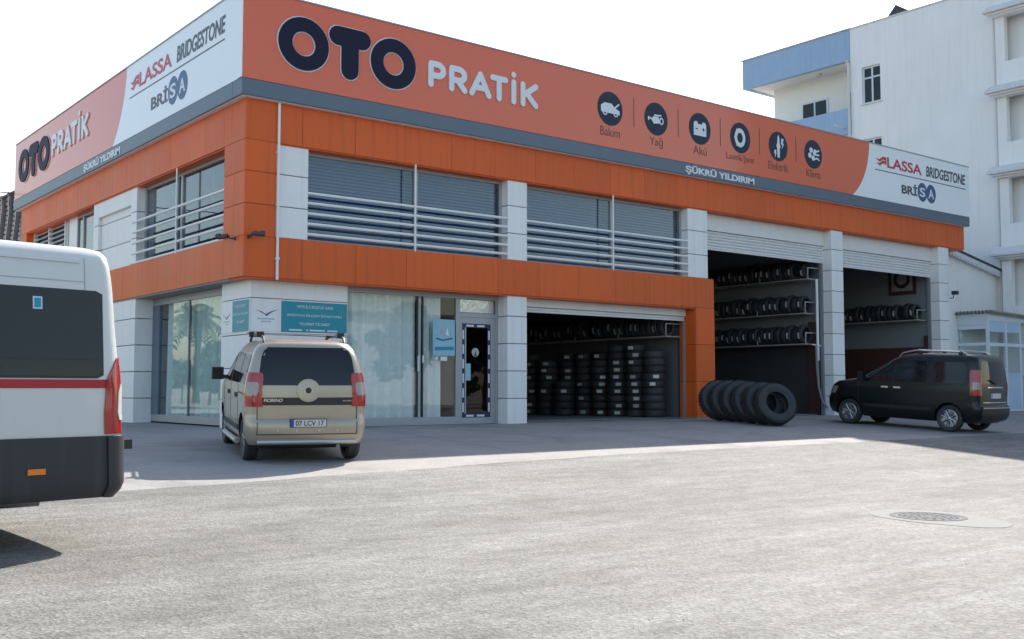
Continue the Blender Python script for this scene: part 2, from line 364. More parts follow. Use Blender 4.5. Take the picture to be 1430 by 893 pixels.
for x in X_:
    ye = seam_y(x)
    mb.v.append((x, ye - .16, zg(x, ye - .16) - .004))
    for t in V_: y = ye + (19 - ye) * (t ** 1.5); mb.v.append((x, y, zg(x, y) + .015))
n = len(V_) + 1
for i in range(len(X_) - 1):
    for j in range(n - 1): mb.f.append((i * n + j, i * n + j + 1, (i + 1) * n + j + 1, (i + 1) * n + j))
lot = struct('forecourt', mb, 'lot', 30)
ZL = .015     # the forecourt's surface above zg
def joint(pts, w):
    mb = MB(); P = []
    for (xa, ya), (xb, yb) in zip(pts, pts[1:]):
        for k in range(20): P.append((xa + (xb - xa) * k / 20, ya + (yb - ya) * k / 20))
    P.append(pts[-1]); d = Vector((pts[-1][0] - pts[0][0], pts[-1][1] - pts[0][1])).normalized(); q = Vector((-d.y, d.x)) * w / 2
    for (x, y) in P:
        j = .012 * math.sin(x * 9 + y * 7)
        for sg in (-1, 1): mb.v.append((x + q.x * sg + q.x * j * 20, y + q.y * sg + j, zg(x, y) + ZL + .0025))
    for k in range(len(P) - 1): mb.f.append((2 * k, 2 * k + 1, 2 * k + 3, 2 * k + 2))
    o = obj('slab_joint', mb, 'joint', lot); return o
for x in (-6.5, 2.2, 7.1, 13.9, 20.2): joint([(x, -.1), (x + .05, -6.6)], .018)
joint([(-12, -3.4), (28, -3.35)], .018); joint([(5.2, -2.2), (6.0, -2.5), (6.6, -2.45)], .012)
# loose chippings on the road
mb = MB(); rr = random.Random(3)
for k in range(2500):
    dist = 4.5 + 11 * rr.random() ** 1.6; az = R(38.4 + rr.uniform(-30, 30))
    x = -8.98 + dist * math.sin(az); y = -20.03 + dist * math.cos(az)
    if y > seam_y(x) - .05 or y < -18: continue
    s = rr.uniform(.002, .006); z = zg(x, y) + .001; a = rr.uniform(0, 6.28)
    i = len(mb.v)
    for q in range(3): mb.v.append((x + s * math.cos(a + q * 2.1), y + s * math.sin(a + q * 2.1), z))
    mb.v.append((x + s * .2, y, z + s * .8))
    mb.f += [(i, i + 1, i + 3), (i + 1, i + 2, i + 3), (i + 2, i, i + 3)]
M['chip'] = pm('stone_chip', (.24, .235, .225), .85, var=.5, vscale=40)
tag(obj('gravel', mb, 'chip'), 'loose pale stone chippings scattered on the road', 'gravel', kind='stuff')

# manhole
mx_, my_ = 1.82, -13.69; mz = zg(mx_, my_)
mh = thing('manhole_cover', 'round cast iron manhole cover set in a pale concrete patch in the road', 'manhole', (mx_, my_, mz))
lp = lambda u, v, d: (mx_ + u, my_ + v, zg(mx_ + u, my_ + v) + d)
pts = [(-.15, .62), (.18, .66), (.47, .42), (.56, .05), (.44, -.42), (.20, -.80), (-.12, -.95), (-.36, -.86), (-.50, -.55), (-.56, -.1), (-.44, .38)]
col = []
for i in range(len(pts)):                              # rounded outline
    p0, p1, p2, p3 = [Vector(pts[(i + k - 1) % len(pts)]) for k in range(4)]
    for t in (0, .25, .5, .75):
        col.append(tuple(.5 * ((2 * p1) + (p2 - p0) * t + (2 * p0 - 5 * p1 + 4 * p2 - p3) * t * t + (3 * p1 - p0 - 3 * p2 + p3) * t ** 3)))
obj('concrete_collar', MB().prism(col, lp, -.03, .004), 'collar', mh)
obj('cover_gap', ring(MB(), 0, 0, .352, .315, lp, .0, .0058), 'int_dark', mh, 40); obj('cover_frame', ring(MB(), 0, 0, .40, .35, lp, .0, .008), 'manhole', mh, 40)
obj('cover_gap', ring(MB(), 0, 0, .215, .200, lp, .0, .0068), 'int_dark', mh, 40); obj('cover_plate', MB().prism(disc_poly(0, 0, .317, n=40), lp, 0, .0055), 'manhole', mh)
mb = MB()
for r_ in (.10, .17, .24, .30):
    nn = int(r_ * 70)
    for k in range(nn):
        a = 2 * math.pi * k / nn; c, s_ = math.cos(a) * r_, math.sin(a) * r_
        mb.prism(disc_poly(c, s_, .016, n=6), lp, .0, .0085)
tag(obj('raised_stud', mb, 'manhole', mh), None, None, kind='stuff')

# ------------------------------------------------------------------ the shop building
SH = thing('auto_service_shop', 'two-storey orange and white tyre shop with big roof sign', 'building', (0, 0, 0))
def panels_x(part, x0, x1, y, z0, z1, w, mat, thick=.03, gap=.006, bev=.003):     # facing -Y
    n = max(1, round((x1 - x0) / w)); q = (x1 - x0) / n
    for k in range(n): bx('panel', x0 + k * q + gap / 2, x0 + (k + 1) * q - gap / 2, y, y + thick, z0, z1, mat, part, bev)
def panels_y(part, y0, y1, x, z0, z1, w, mat, thick=.03, gap=.006, bev=.003):     # facing -X
    n = max(1, round((y1 - y0) / w)); q = (y1 - y0) / n
    for k in range(n): bx('panel', x, x + thick, y0 + k * q + gap / 2, y0 + (k + 1) * q - gap / 2, z0, z1, mat, part, bev)
# concrete core pieces behind the cladding
part = bx('roof_slab', .06, 27.9, .06, 17.9, 6.3, 6.76, 'int_dark', SH)
bx('rear_wall', .06, 27.9, 17.6, 17.88, 0, 6.3, 'int_wall', SH)
bx('end_wall', 27.0, 27.3, .3, 17.6, 0, 6.3, 'apt_white', SH)
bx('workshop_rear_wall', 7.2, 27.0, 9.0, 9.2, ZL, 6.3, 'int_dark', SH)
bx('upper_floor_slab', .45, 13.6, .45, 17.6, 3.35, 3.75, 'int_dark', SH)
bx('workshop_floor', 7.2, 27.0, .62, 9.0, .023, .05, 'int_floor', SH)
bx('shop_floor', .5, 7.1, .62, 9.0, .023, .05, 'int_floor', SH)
# upper fascia, 5.93 - 6.76
fa = bx('upper_fascia', .04, 28.0, .035, .50, 5.95, 6.76, 'joint_orange', SH)
panels_x(fa, 0, 28.03, 0, 5.93, 6.77, 1.27, 'orange')
fs_ = bx('side_upper_fascia', .035, .50, .50, 17.5, 5.95, 6.76, 'joint_orange', SH)
panels_y(fs_, .03, 17.5, 0, 5.93, 6.77, 1.05, 'orange')
bx('fascia_end_panel', 28.0, 28.03, .035, .6, 5.93, 6.77, 'orange', fa)
bx('soffit', .05, 28.0, .03, .60, 5.90, 5.948, 'orange', fa)
bx('soffit', .03, .60, .60, 17.5, 5.90, 5.948, 'orange', fs_)
# lower band, 3.12 - 3.95, and the orange portal leg
lb = bx('lower_band', .04, 14.20, .035, .50, 3.13, 3.94, 'joint_orange', SH)
panels_x(lb, 0, 14.22, 0, 3.12, 3.95, 1.29, 'orange')
bx('band_top', .03, 14.22, .03, .5, 3.942, 3.962, 'orange', lb)
bx('band_end_panel', 14.20, 14.23, .035, .6, 3.12, 3.95, 'orange', lb)
bx('band_soffit', .05, 13.42, .03, .75, 3.085, 3.128, 'orange', lb)
ls = bx('side_lower_band', .035, .50, .50, 17.5, 3.13, 3.94, 'joint_orange', SH)
panels_y(ls, .03, 17.5, 0, 3.12, 3.95, 1.05, 'orange')
bx('band_top', .03, .5, .5, 17.5, 3.942, 3.962, 'orange', ls)
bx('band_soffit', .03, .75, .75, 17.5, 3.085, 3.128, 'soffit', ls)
pl = bx('portal_leg', 13.48, 14.19, .035, .60, ZL, 3.12, 'joint', SH)
for z0, z1 in ((ZL, 1.05), (1.06, 2.08), (2.09, 3.115)):
    bx('panel', 13.45, 14.23, 0, .03, z0, z1, 'orange', pl, .004)
    bx('panel', 13.447, 13.478, .034, .62, z0, z1, 'orange', pl, .004)
    bx('panel', 14.2, 14.23, .034, .62, z0, z1, 'orange', pl, .004)
bx('plinth_strip', 13.42, 14.26, -.03, .64, 0, .06, 'collar', pl)
# orange corner pillar between the bands
cp = bx('corner_pillar', .04, .66, .035, 1.0, 3.95, 5.93, 'joint', SH)
for z0, z1 in ((3.955, 4.61), (4.618, 5.275), (5.283, 5.925)):
    bx('panel', 0, .69, 0, .03, z0, z1, 'orange', cp, .004)
    bx('panel', .0, .03, .034, 1.03, z0, z1, 'orange', cp, .004)
bx('panel', .03, .30, 1.0, 1.03, 3.955, 5.925, 'orange', cp)
# white pillars clad in 0.66 m stone panels
def pillar(x0, x1, y0, y1, z0, z1, name='pillar'):
    p = bx(name, x0 + .025, x1 - .025, y0 + .025, y1, z0, z1, 'joint', SH)
    zs = [z for z in (.62, 1.28, 1.94, 2.60, 3.28, 3.96, 4.62, 5.29) if z0 + .1 < z < z1 - .1]
    zz = [z0] + zs + [z1]
    for a, b in zip(zz, zz[1:]): bx('panel', x0, x1, y0, y1 + .001, a + .008, b - .010, 'white_panel', p, .006)
    return p
pillar(.70, 1.44, .04, .40, 3.963, 5.93)
pillar(6.80, 7.40, .04, .45, 3.963, 5.93)
pillar(6.80, 7.40, .05, .60, 0, 3.12)
pillar(13.20, 14.02, .04, .45, 3.963, 5.93)
pillar(19.90, 20.52, .03, .50, 0, 5.93)
pillar(26.30, 26.97, .03, .50, 0, 5.93)
bx('rear_pillar', 20.0, 20.45, .50, .8, 0, 5.9, 'int_wall', SH)
# corner block on the ground floor
cb = bx('corner_block', .33, 2.53, .33, 1.70, 0, 3.12, 'joint', SH)
for a, b in ((0, .62), (.62, 1.28), (1.28, 1.97), (1.97, 2.72), (2.72, 3.10)):
    bx('panel', .30, 2.56, .30, .33, a + .008, b - .008, 'white_panel', cb, .004)
    bx('panel', .30, .33, .334, 1.74, a + .008, b - .008, 'white_panel', cb, .004)
    bx('panel', .33, .6, 1.70, 1.74, a + .008, b - .008, 'white_panel', cb, .004)
    bx('panel', 2.53, 2.56, .334, .6, a + .008, b - .008, 'white_panel', cb, .004)
# side piers
for (ya, yb, za, zb) in ((6.5, 9.95, 3.963, 5.93), (6.45, 9.9, 0, 3.12)):
    p = bx('side_pier', .20, .44, ya + .03, yb - .03, za, zb, 'joint', SH)
    zs = [z for z in (.62, 1.28, 1.94, 2.60, 4.62, 5.29) if za + .1 < z < zb - .1]; zz = [za] + zs + [zb]
    for a, b in zip(zz, zz[1:]):
        if za > 3:
            bx('panel', .05, .50, ya, ya + .42, a + .008, b - .010, 'white_panel', p, .006)
            bx('panel', .05, .50, yb - .42, yb, a + .008, b - .010, 'white_panel', p, .006)
            bx('panel', .14, .23, ya + .43, yb - .43, a + .008, b - .010, 'white_panel', p, .006)
        else:
            bx('panel', .05, .60, ya, yb, a + .008, b - .010, 'white_panel', p, .006)
    if za > 3: bx('panel', .05, .23, ya + .43, yb - .43, 5.50, 5.92, 'white_panel', p, .006)
bx('far_pier', 0, .4, 16.6, 17.5, 0, 3.1, 'white_panel', SH)
pk = bx('far_corner_pillar', .04, .5, 16.85, 17.48, 3.96, 5.93, 'joint', SH)
bx('panel', 0, .03, 16.8, 17.5, 3.96, 5.93, 'orange', pk, .004); bx('panel', .03, .3, 16.8, 16.83, 3.96, 5.93, 'orange', pk, .004)
# slate grey band under the sign
gb = bx('slate_band', -.17, 28.15, -.17, .3, 6.78, 7.12, 'grey_band', SH, .01)
bx('band_length', -.17, .3, .302, 17.9, 6.78, 7.12, 'grey_band', gb, .01)
bx('drip_strip', -.12, 28.1, -.12, .2, 6.765, 6.78, 'shutter', gb)
bx('drip_strip', -.12, .2, .2, 17.85, 6.765, 6.78, 'shutter', gb)
mb = text_mesh('ŞÜKRÜ YILDIRIM', FR, 12.9, 6.80, 2.96, .27, d=.002, off=.035)
obj('lettering', mb, 'letter_white', gb)
mb = text_mesh('ŞÜKRÜ YILDIRIM', SR, -10.21, 6.80, 3.04, .27, d=.002, off=.035)
obj('lettering', mb, 'letter_white', gb)
# downpipe
dp = obj('downpipe', MB().tube([(.72, -.035, 3.08), (.72, -.035, 6.76)], .03, 10), 'alu_light', SH, 40)
for z in (3.5, 4.6, 5.7): bx('pipe_clip', .68, .76, -.07, 0.0, z, z + .04, 'alu_light', dp)

# upper windows
def window_x(x0, x1, z0, z1, y, mull, name='window', gl='glass_up', fw=.07, frame='alu', blind=True):
    w = bx(name, x0, x1, y, y + .08, z0, z0 + fw, frame, SH, .004)
    bx('frame_bar', x0, x1, y, y + .08, z1 - fw, z1, frame, w, .004)
    xs_ = [x0] + mull + [x1]
    for i, x in enumerate(xs_):
        a = x if i == 0 else (x - fw if i == len(xs_) - 1 else x - fw * .7)
        b = a + (fw if i in (0, len(xs_) - 1) else fw * 1.4)
        bx('frame_bar', a, b, y - .004, y + .076, z0 + fw, z1 - fw, frame, w, .004)
    for a, b in zip(xs_, xs_[1:]): bx('pane', a + fw * .5, b - fw * .5, y + .035, y + .045, z0 + fw * .5, z1 - fw * .5, gl, w)
    if blind:
        mb = MB(); z = z0 + .10
        while z < z1 - .08:
            mb.quad((x0 + .05, y + .16, z), (x1 - .05, y + .16, z), (x1 - .05, y + .21, z + .062), (x0 + .05, y + .21, z + .062)); z += .075
        tag(obj('blind_slat', mb, 'blind', w), None, None, kind='stuff')
    return w
def window_y(y0, y1, z0, z1, x, mull, name='window', gl='glass_up', fw=.07, frame='alu'):
    w = bx(name, x, x + .08, y0, y1, z0, z0 + fw, frame, SH, .004)
    bx('frame_bar', x, x + .08, y0, y1, z1 - fw, z1, frame, w, .004)
    ys_ = [y0] + mull + [y1]
    for i, y in enumerate(ys_):
        a = y if i == 0 else (y - fw if i == len(ys_) - 1 else y - fw * .7)
        b = a + (fw if i in (0, len(ys_) - 1) else fw * 1.4)
        bx('frame_bar', x - .004, x + .076, a, b, z0 + fw, z1 - fw, frame, w, .004)
    for a, b in zip(ys_, ys_[1:]): bx('pane', x + .035, x + .045, a + fw * .5, b - fw * .5, z0 + fw * .5, z1 - fw * .5, gl, w)
    return w
window_x(1.44, 6.80, 3.963, 5.90, .28, [4.30])
window_x(7.40, 13.20, 3.963, 5.90, .28, [10.50])
window_y(1.04, 6.5, 3.963, 5.90, .26, [4.35, 4.05])
window_y(9.95, 12.2, 3.963, 5.90, .26, [11.6])
bx('side_wall_panel', .26, .36, 12.2, 13.0, 3.963, 5.90, 'white_panel', SH)
# upstairs rooms
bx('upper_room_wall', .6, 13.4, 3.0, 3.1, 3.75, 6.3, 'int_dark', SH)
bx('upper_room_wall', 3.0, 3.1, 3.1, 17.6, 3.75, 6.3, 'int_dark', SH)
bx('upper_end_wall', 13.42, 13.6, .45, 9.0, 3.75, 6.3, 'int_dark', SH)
# louvred opening on the side
lv = bx('louvre', .24, .34, 13.0, 13.25, 3.963, 5.90, 'alu', SH)
bx('louvre_post', .22, .34, 15.0, 15.08, 3.963, 5.90, 'alu_light', lv); bx('louvre_post', .22, .34, 16.7, 16.8, 3.963, 5.90, 'alu_light', lv)
bx('louvre_post', .22, .34, 13.25, 13.33, 3.963, 5.90, 'alu_light', lv)
me = MB().quad((0, 13.33, 0), (0, 16.7, 0), (.12, 16.7, .10), (.12, 13.33, .10)); me.quad((.0, 13.33, .02), (.12, 13.33, .12), (.12, 16.7, .12), (0, 16.7, .02))
mm = me.mesh('slat', M['alu_light'])
for k in range(13): link('slat', mm, lv, loc=(.20, 0, 4.02 + k * .145))
bx('louvre_backing', .40, .44, 13.0, 16.85, 3.963, 5.90, 'int_dark', lv)
# railings in front of the upper windows
def railing_x(x0, x1, xp):
    r = obj('railing', MB().tube([(xp, .02, 3.93), (xp, .02, 5.93)], .022, 8), 'alu_light', SH, 40)
    for z in (4.10, 4.32, 4.54, 4.76, 4.97):
        obj('bar', MB().tube([(x0, .055, z), (x1, .055, z)], .031, 8), 'alu_light', r, 40)
    return r
railing_x(1.44, 6.80, 4.12); railing_x(7.40, 13.20, 10.3)
r = obj('railing', MB().tube([(.02, 3.75, 3.93), (.02, 3.75, 5.93)], .022, 8), 'alu_light', SH, 40)
for z in (3.99, 4.23, 4.50, 4.77, 5.03): obj('bar', MB().tube([(.045, 1.03, z), (.045, 6.75, z)], .031, 8), 'alu_light', r, 40)

# ground floor shop front (front)
sf = bx('shop_front', 2.56, 5.60, .42, .50, .02, .20, 'alu', SH, .004)
bx('frame_bar', 2.56, 6.80, .42, .50, 2.98, 3.10, 'alu', sf, .004)
for a, b in ((2.56, 2.62), (5.54, 5.66), (6.72, 6.80)): bx('frame_bar', a, b, .416, .50, .20 if a < 5 else .02, 2.98, 'alu', sf, .004)
for a in (4.46, 4.60): bx('frame_bar', a, a + .04, .44, .50, .20, 2.98, 'black', sf, .004)
for a, b in ((2.62, 4.46), (4.64, 5.54)): bx('pane', a, b, .455, .465, .20, 2.98, 'glass_low', sf)
bx('pane', 4.50, 4.60, .455, .465, .20, 2.98, 'glass_low', sf)
for a, b, z0, z1 in ((4.475, 4.505, 1.25, 1.60), (4.60, 4.635, 1.45, 1.62), (4.95, 5.02, 1.52, 1.58), (5.10, 5.28, 1.50, 1.60)): bx('handle', a, b, .40, .438, z0, z1, 'letter_white', sf, .004)
bx('transom_bar', 5.66, 6.72, .42, .50, 2.55, 2.66, 'alu', sf, .004)
bx('transom_film', 5.68, 6.68, .45, .46, 2.67, 2.97, 'silver_film', sf)
dr = bx('door', 5.66, 6.72, .43, .49, .02, .17, 'alu', SH, .004)
bx('frame_bar', 5.66, 6.72, .43, .49, 2.40, 2.55, 'alu', dr, .004)
bx('frame_bar', 5.66, 5.73, .43, .49, .17, 2.40, 'alu', dr, .004); bx('frame_bar', 6.58, 6.72, .43, .49, .17, 2.40, 'alu', dr, .004)
bx('pane', 5.73, 6.58, .455, .465, .17, 2.40, 'glass_dark', dr)
for (a, b, c, d) in ((5.73, 6.58, .17, .26), (5.73, 6.58, 2.31, 2.40), (5.73, 5.815, .26, 2.31), (6.495, 6.58, .26, 2.31)): bx('tape', a, b, .447, .455, c, d, 'tape_navy', dr)
for k in range(6):
    for xx in (5.75, 6.515): bx('tape_mark', xx, xx + .045, .443, .447, .30 + k * .345, .52 + k * .345, 'pvc', dr)
for k in range(2):
    for zz in (.19, 2.33): bx('tape_mark', 5.86 + k * .32, 6.08 + k * .32, .443, .447, zz, zz + .045, 'pvc', dr)
bx('frame_bar', 5.815, 5.85, .435, .455, .26, 2.31, 'alu', dr)
FD = lambda u, v, d: (u, .445 - d, v)
obj('sticker', MB().prism(disc_poly(6.13, 1.72, .105), FD, -.006, 0), 'label', dr)
mb = MB(); mb.prism([(6.09, 1.63), (6.13, 1.76), (6.17, 1.63)], FD, .001, .004); obj('sticker_print', mb, 'ink', dr)
bx('notice', 5.86, 5.99, .445, .452, 1.05, 1.45, 'poster', dr)
po = tag(bx('poster', 4.88, 5.50, .405, .415, 1.62, 2.47, 'poster', None), 'pale blue poster with a white sail stuck in the shop window beside the door', 'poster')
FP = lambda u, v, d: (u, .404 - d, v)
obj('poster_print', strokes(MB(), [((4.98, 2.02), (5.15, 1.98)), ((5.15, 1.98), (5.42, 2.03))], .018, FP, 0, .002), 'logo_blue', po)
obj('poster_sail', MB().prism([(5.06, 2.12), (5.15, 2.32), (5.22, 2.1)], FP, 0, .002), 'label', po)
obj('poster_sail', MB().prism([(5.23, 2.12), (5.28, 2.28), (5.34, 2.08)], FP, 0, .002), 'letter_white', po)
obj('poster_band', MB().prism([(4.93, 1.74), (4.93, 1.82), (5.46, 1.84), (5.46, 1.76)], FP, 0, .002), 'teal', po)
# shop front (side)
ss = bx('side_shop_front', .50, .58, 1.74, 6.45, .02, .22, 'alu', SH, .004)
bx('frame_bar', .50, .58, 1.74, 6.45, 2.92, 3.08, 'alu', ss, .004)
for a, b in ((1.74, 1.82), (6.0, 6.45)): bx('frame_bar', .496, .58, a, b, .22, 2.92, 'alu' if a < 3 else 'grey_band', ss, .004)
bx('frame_bar', .52, .58, 4.1, 4.16, .22, 2.92, 'grey_band', ss, .004)
for a, b in ((1.82, 4.1), (4.16, 6.0)): bx('pane', .535, .545, a, b, .22, 2.92, 'glass_side', ss)
bx('side_shop_front', .50, .58, 9.9, 16.6, .02, 3.08, 'int_dark', SH)
bx('shop_partition', 7.0, 7.18, .6, 9.0, .05, 3.3, 'int_dark', SH); bx('shop_rear_wall', .6, 7.0, 8.9, 9.0, .05, 3.3, 'int_dark', SH)
def curtain(name, label, x0, x1, y, z0, z1, along='x', amp=.085, gaps=()):
    mb = MB(); n = int((x1 - x0) / .02); rr = random.Random(int(x0 * 10)); ph = 0; i0 = 0; pts = []
    for k in range(n + 1):
        ph += rr.uniform(.18, .62); pts.append((x0 + (x1 - x0) * k / n, amp * math.sin(ph)))
    for u, a in pts:
        for z in (z0, z1):
            s = 1.0 if z == z0 else .7
            mb.v.append((u, y + a * s, z) if along == 'x' else (y + a * s, u, z))
    for k in range(n):
        u = pts[k][0]
        if any(g0 < u < g1 for g0, g1 in gaps): continue
        mb.f.append((2 * k, 2 * k + 2, 2 * k + 3, 2 * k + 1))
    me = mb.mesh(name, M['curtain'], 80, fix=False)
    return tag(link(name, me), label, 'curtain')
curtain('curtain', 'long pale pleated curtain behind the front shop window', 2.62, 4.50, .62, .10, 3.02)
curtain('curtain', 'narrow pale curtain length left of the blue poster', 4.58, 5.20, .62, .10, 3.02)
curtain('curtain', 'long greyish curtain behind the side shop window', 1.82, 6.0, .72, .10, 3.02, 'y')

# roller shutters and lintels
def shutter(x0, x1, zl, zb, ztop, y, name='roller_shutter'):
    s = bx(name, x0, x1, y, y + .22, zl, ztop, 'shutter', SH, .006)
    n = max(1, round((zl - zb) / .092)); h = (zl - zb) / n
    prof = [(.02, 0), (.0, .2 * h), (-.008, .5 * h), (0, .8 * h), (.02, h - .006)]
    key = ('slat', round(x1 - x0, 3), n)
    mb = MB(); L = x1 - x0
    for a, b in zip(prof, prof[1:]): mb.quad((0, a[0], a[1]), (L, a[0], a[1]), (L, b[0], b[1]), (0, b[0], b[1]))
    mb.quad((0, .02, 0), (0, .03, 0), (L, .03, 0), (L, .02, 0)); mb.quad((0, .03, 0), (0, .03, h - .006), (L, .03, h - .006), (L, .03, 0))
    mm = mb.mesh('slat', M['shutter'], 40)
    for k in range(n): link('slat', mm, s, loc=(x0, y + .06, zb + k * h))
    return s
sh = shutter(7.40, 13.44, 2.89, 2.80, 3.085, .36)
bx('bottom_bar', 7.42, 13.43, .40, .46, 2.755, 2.80, 'letter_white', sh, .004)
sh = shutter(14.23, 19.9, 5.42, 4.90, 5.90, .30); bx('bottom_bar', 14.25, 19.88, .345, .40, 4.86, 4.898, 'shutter', sh, .004)
sh = shutter(20.52, 26.30, 5.40, 4.86, 5.90, .30); bx('bottom_bar', 20.54, 26.28, .345, .40, 4.82, 4.858, 'shutter', sh, .004)
bx('guide_rail', 13.40, 13.445, .40, .47, ZL, 2.8, 'alu', SH)
bx('guide_rail', 26.22, 26.30, .36, .46, ZL, 4.85, 'int_wall', SH); bx('guide_rail', 19.82, 19.90, .36, .46, ZL, 4.9, 'int_wall', SH)
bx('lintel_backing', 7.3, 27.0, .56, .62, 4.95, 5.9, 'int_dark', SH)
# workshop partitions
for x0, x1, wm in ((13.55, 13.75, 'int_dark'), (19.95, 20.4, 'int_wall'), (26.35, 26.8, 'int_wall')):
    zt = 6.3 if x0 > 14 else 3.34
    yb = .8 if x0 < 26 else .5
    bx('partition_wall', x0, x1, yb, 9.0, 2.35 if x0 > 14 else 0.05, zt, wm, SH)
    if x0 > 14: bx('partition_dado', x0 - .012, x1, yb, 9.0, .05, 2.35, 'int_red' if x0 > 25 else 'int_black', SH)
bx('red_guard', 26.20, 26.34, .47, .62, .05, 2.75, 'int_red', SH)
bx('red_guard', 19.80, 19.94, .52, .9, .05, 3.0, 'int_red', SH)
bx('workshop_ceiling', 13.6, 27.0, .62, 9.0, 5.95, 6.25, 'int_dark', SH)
po = tag(bx('wall_poster', 26.32, 26.345, .95, 2.05, 4.28, 5.35, 'int_red', None), 'red framed poster of a wheel high on the wall inside the right bay', 'poster')
FW = lambda u, v, d: (26.31 - d, u, v)
bx('poster_field', 26.305, 26.32, 1.08, 1.92, 4.42, 5.22, 'corr', po)
obj('poster_wheel', ring(MB(), 1.5, 4.85, .33, .20, FW, 0, .008), 'ink_black', po)
obj('poster_rim', strokes(MB(), [((1.5, 4.85), (1.5 + .19 * math.cos(a), 4.85 + .19 * math.sin(a))) for a in [k * 1.2566 for k in range(5)]], .03, FW, 0, .007), 'alu', po)

# ------------------------------------------------------------------ roof signs
def sign_letters(board, fr, O, P, scale_note=None):
    """O: (u0, u1, v0, v1) box of OTO, P: box of PRATIK"""
    u0, u1, v0, v1 = O; H = v1 - v0; W = u1 - u0; cy = (v0 + v1) / 2
    def U(t): return u0 + W * t
    ro = H / 2; sx = (W * .345 / 2) / ro
    for cx in (U(.1725), U(.8275)):
        obj('letter_outline', ring(MB(), cx, cy, ro + .026, ro * .47 - .022, fr, 0, .012, sx), 'letter_white', board, 40)
        obj('letter', ring(MB(), cx, cy, ro, ro * .47, fr, .004, .045, sx), 'navy', board, 40)
    w = H * .105 * 1.75; yb = v0 + w; yt = v1 - w
    tx0, tx1 = U(.35) + w, U(.65) - w; tc = (tx0 + tx1) / 2
    seg = [((tx0, yt), (tx1, yt)), ((tc, yt), (tc, yb))]
    obj('letter_outline', strokes(MB(), seg, w + .024, fr, 0, .012), 'letter_white', board); obj('letter', strokes(MB(), seg, w, fr, .004, .045), 'navy', board)
    a0, a1, b0, b1 = P; W2 = a1 - a0; h = b1 - b0; w = h * .115
    def L(name, f0, f1, segs):
        x0 = a0 + W2 * f0 + w; x1 = a0 + W2 * f1 - w
        def q(p): return (x0 + (x1 - x0) * p[0], b0 + w + (h - 2 * w) * p[1])
        obj('letter', strokes(MB(), [(q(p), q(r)) for p, r in segs], w, fr, .002, .03), 'letter_white', board)
    def arc(cx, cy, rx, ry, a, b, n=7): 
        ps = [(cx + rx * math.cos(R(a + (b - a) * k / n)), cy + ry * math.sin(R(a + (b - a) * k / n))) for k in range(n + 1)]
        return list(zip(ps, ps[1:]))
    bowl = [((0, 1), (.55, 1))] + arc(.55, .72, .45, .28, 90, -90) + [((.55, .44), (0, .44))]
    L('P', 0, .15, [((0, 0), (0, 1))] + bowl)
    L('R', .178, .335, [((0, 0), (0, 1))] + bowl + [((.45, .44), (1, 0))])
    L('A', .355, .555, [((0, 0), (.5, 1)), ((.5, 1), (1, 0)), ((.22, .32), (.78, .32))])
    L('T', .545, .71, [((0, 1), (1, 1)), ((.5, 1), (.5, 0))])
    x = a0 + W2 * .765
    obj('letter', strokes(MB(), [((x, b0 + w), (x, b1 - w)), ((x, b1 + 1.5 * w), (x, b1 + 1.55 * w))], w, fr, .002, .03), 'letter_white', board)
    L('K', .832, 1.0, [((0, 0), (0, 1)), ((0, .42), (1, 1)), ((.3, .55), (1, 0))])
def logo_panel(board, fr, u0, u1, uL, uLe, uB, uBe, line0, line1, b0, bS, bA, base=0):
    """white part: flag + LASSA, BRIDGESTONE, rule, BRISA"""
    z = 8.28
    for dv in (0, .13):
        pts = [(uL, z + .16 + dv), (uL + .22, z + .06 + dv), (uL + .42, z + .17 + dv), (uL + .62, z + .13 + dv), (uL + .60, z + .26 + dv), (uL + .40, z + .26 + dv), (uL + .2, z + .15 + dv)]
        obj('logo_flag', MB().prism([(a, b - .06) for a, b in pts], fr, .001, .006), 'logo_red' , board)
    obj('lettering', text_mesh('LASSA', fr, uL + .66, 8.27, uLe - uL - .66, .36, d=.001, off=.02, thick=.006), 'logo_red', board)
    obj('lettering', text_mesh('BRIDGESTONE', fr, uB, 8.27, uBe - uB, .38, d=.001, off=.022, shear=.12, thick=.006), 'logo_dark', board)
    obj('rule', MB().prism([(line0, 8.115), (line1, 8.115), (line1, 8.145), (line0, 8.145)], fr, .001, .005), 'logo_dark', board)
    obj('lettering', text_mesh('BRİ', fr, b0, 7.50, bS - .33 - b0, .40, d=.001, off=.03, thick=.006), 'logo_dark', board)
    for c, ch in ((bS, 'S'), (bA, 'A')):
        d = obj('logo_disc', MB().prism(disc_poly(c, 7.68, .33, .92), fr, .001, .006 if ch == 'S' else .007), 'logo_blue', board)
        obj('lettering', text_mesh(ch, fr, c - .18, 7.51, .36, .33, d=.006, off=.02, thick=.005), 'letter_white', d)
def fancurve(top, mid, bot, n=12):
    out = []
    for k in range(n + 1):
        t = k / n; out.append(tuple((1 - t) ** 2 * Vector(top) + 2 * t * (1 - t) * Vector(mid) + t * t * Vector(bot)))
    return out
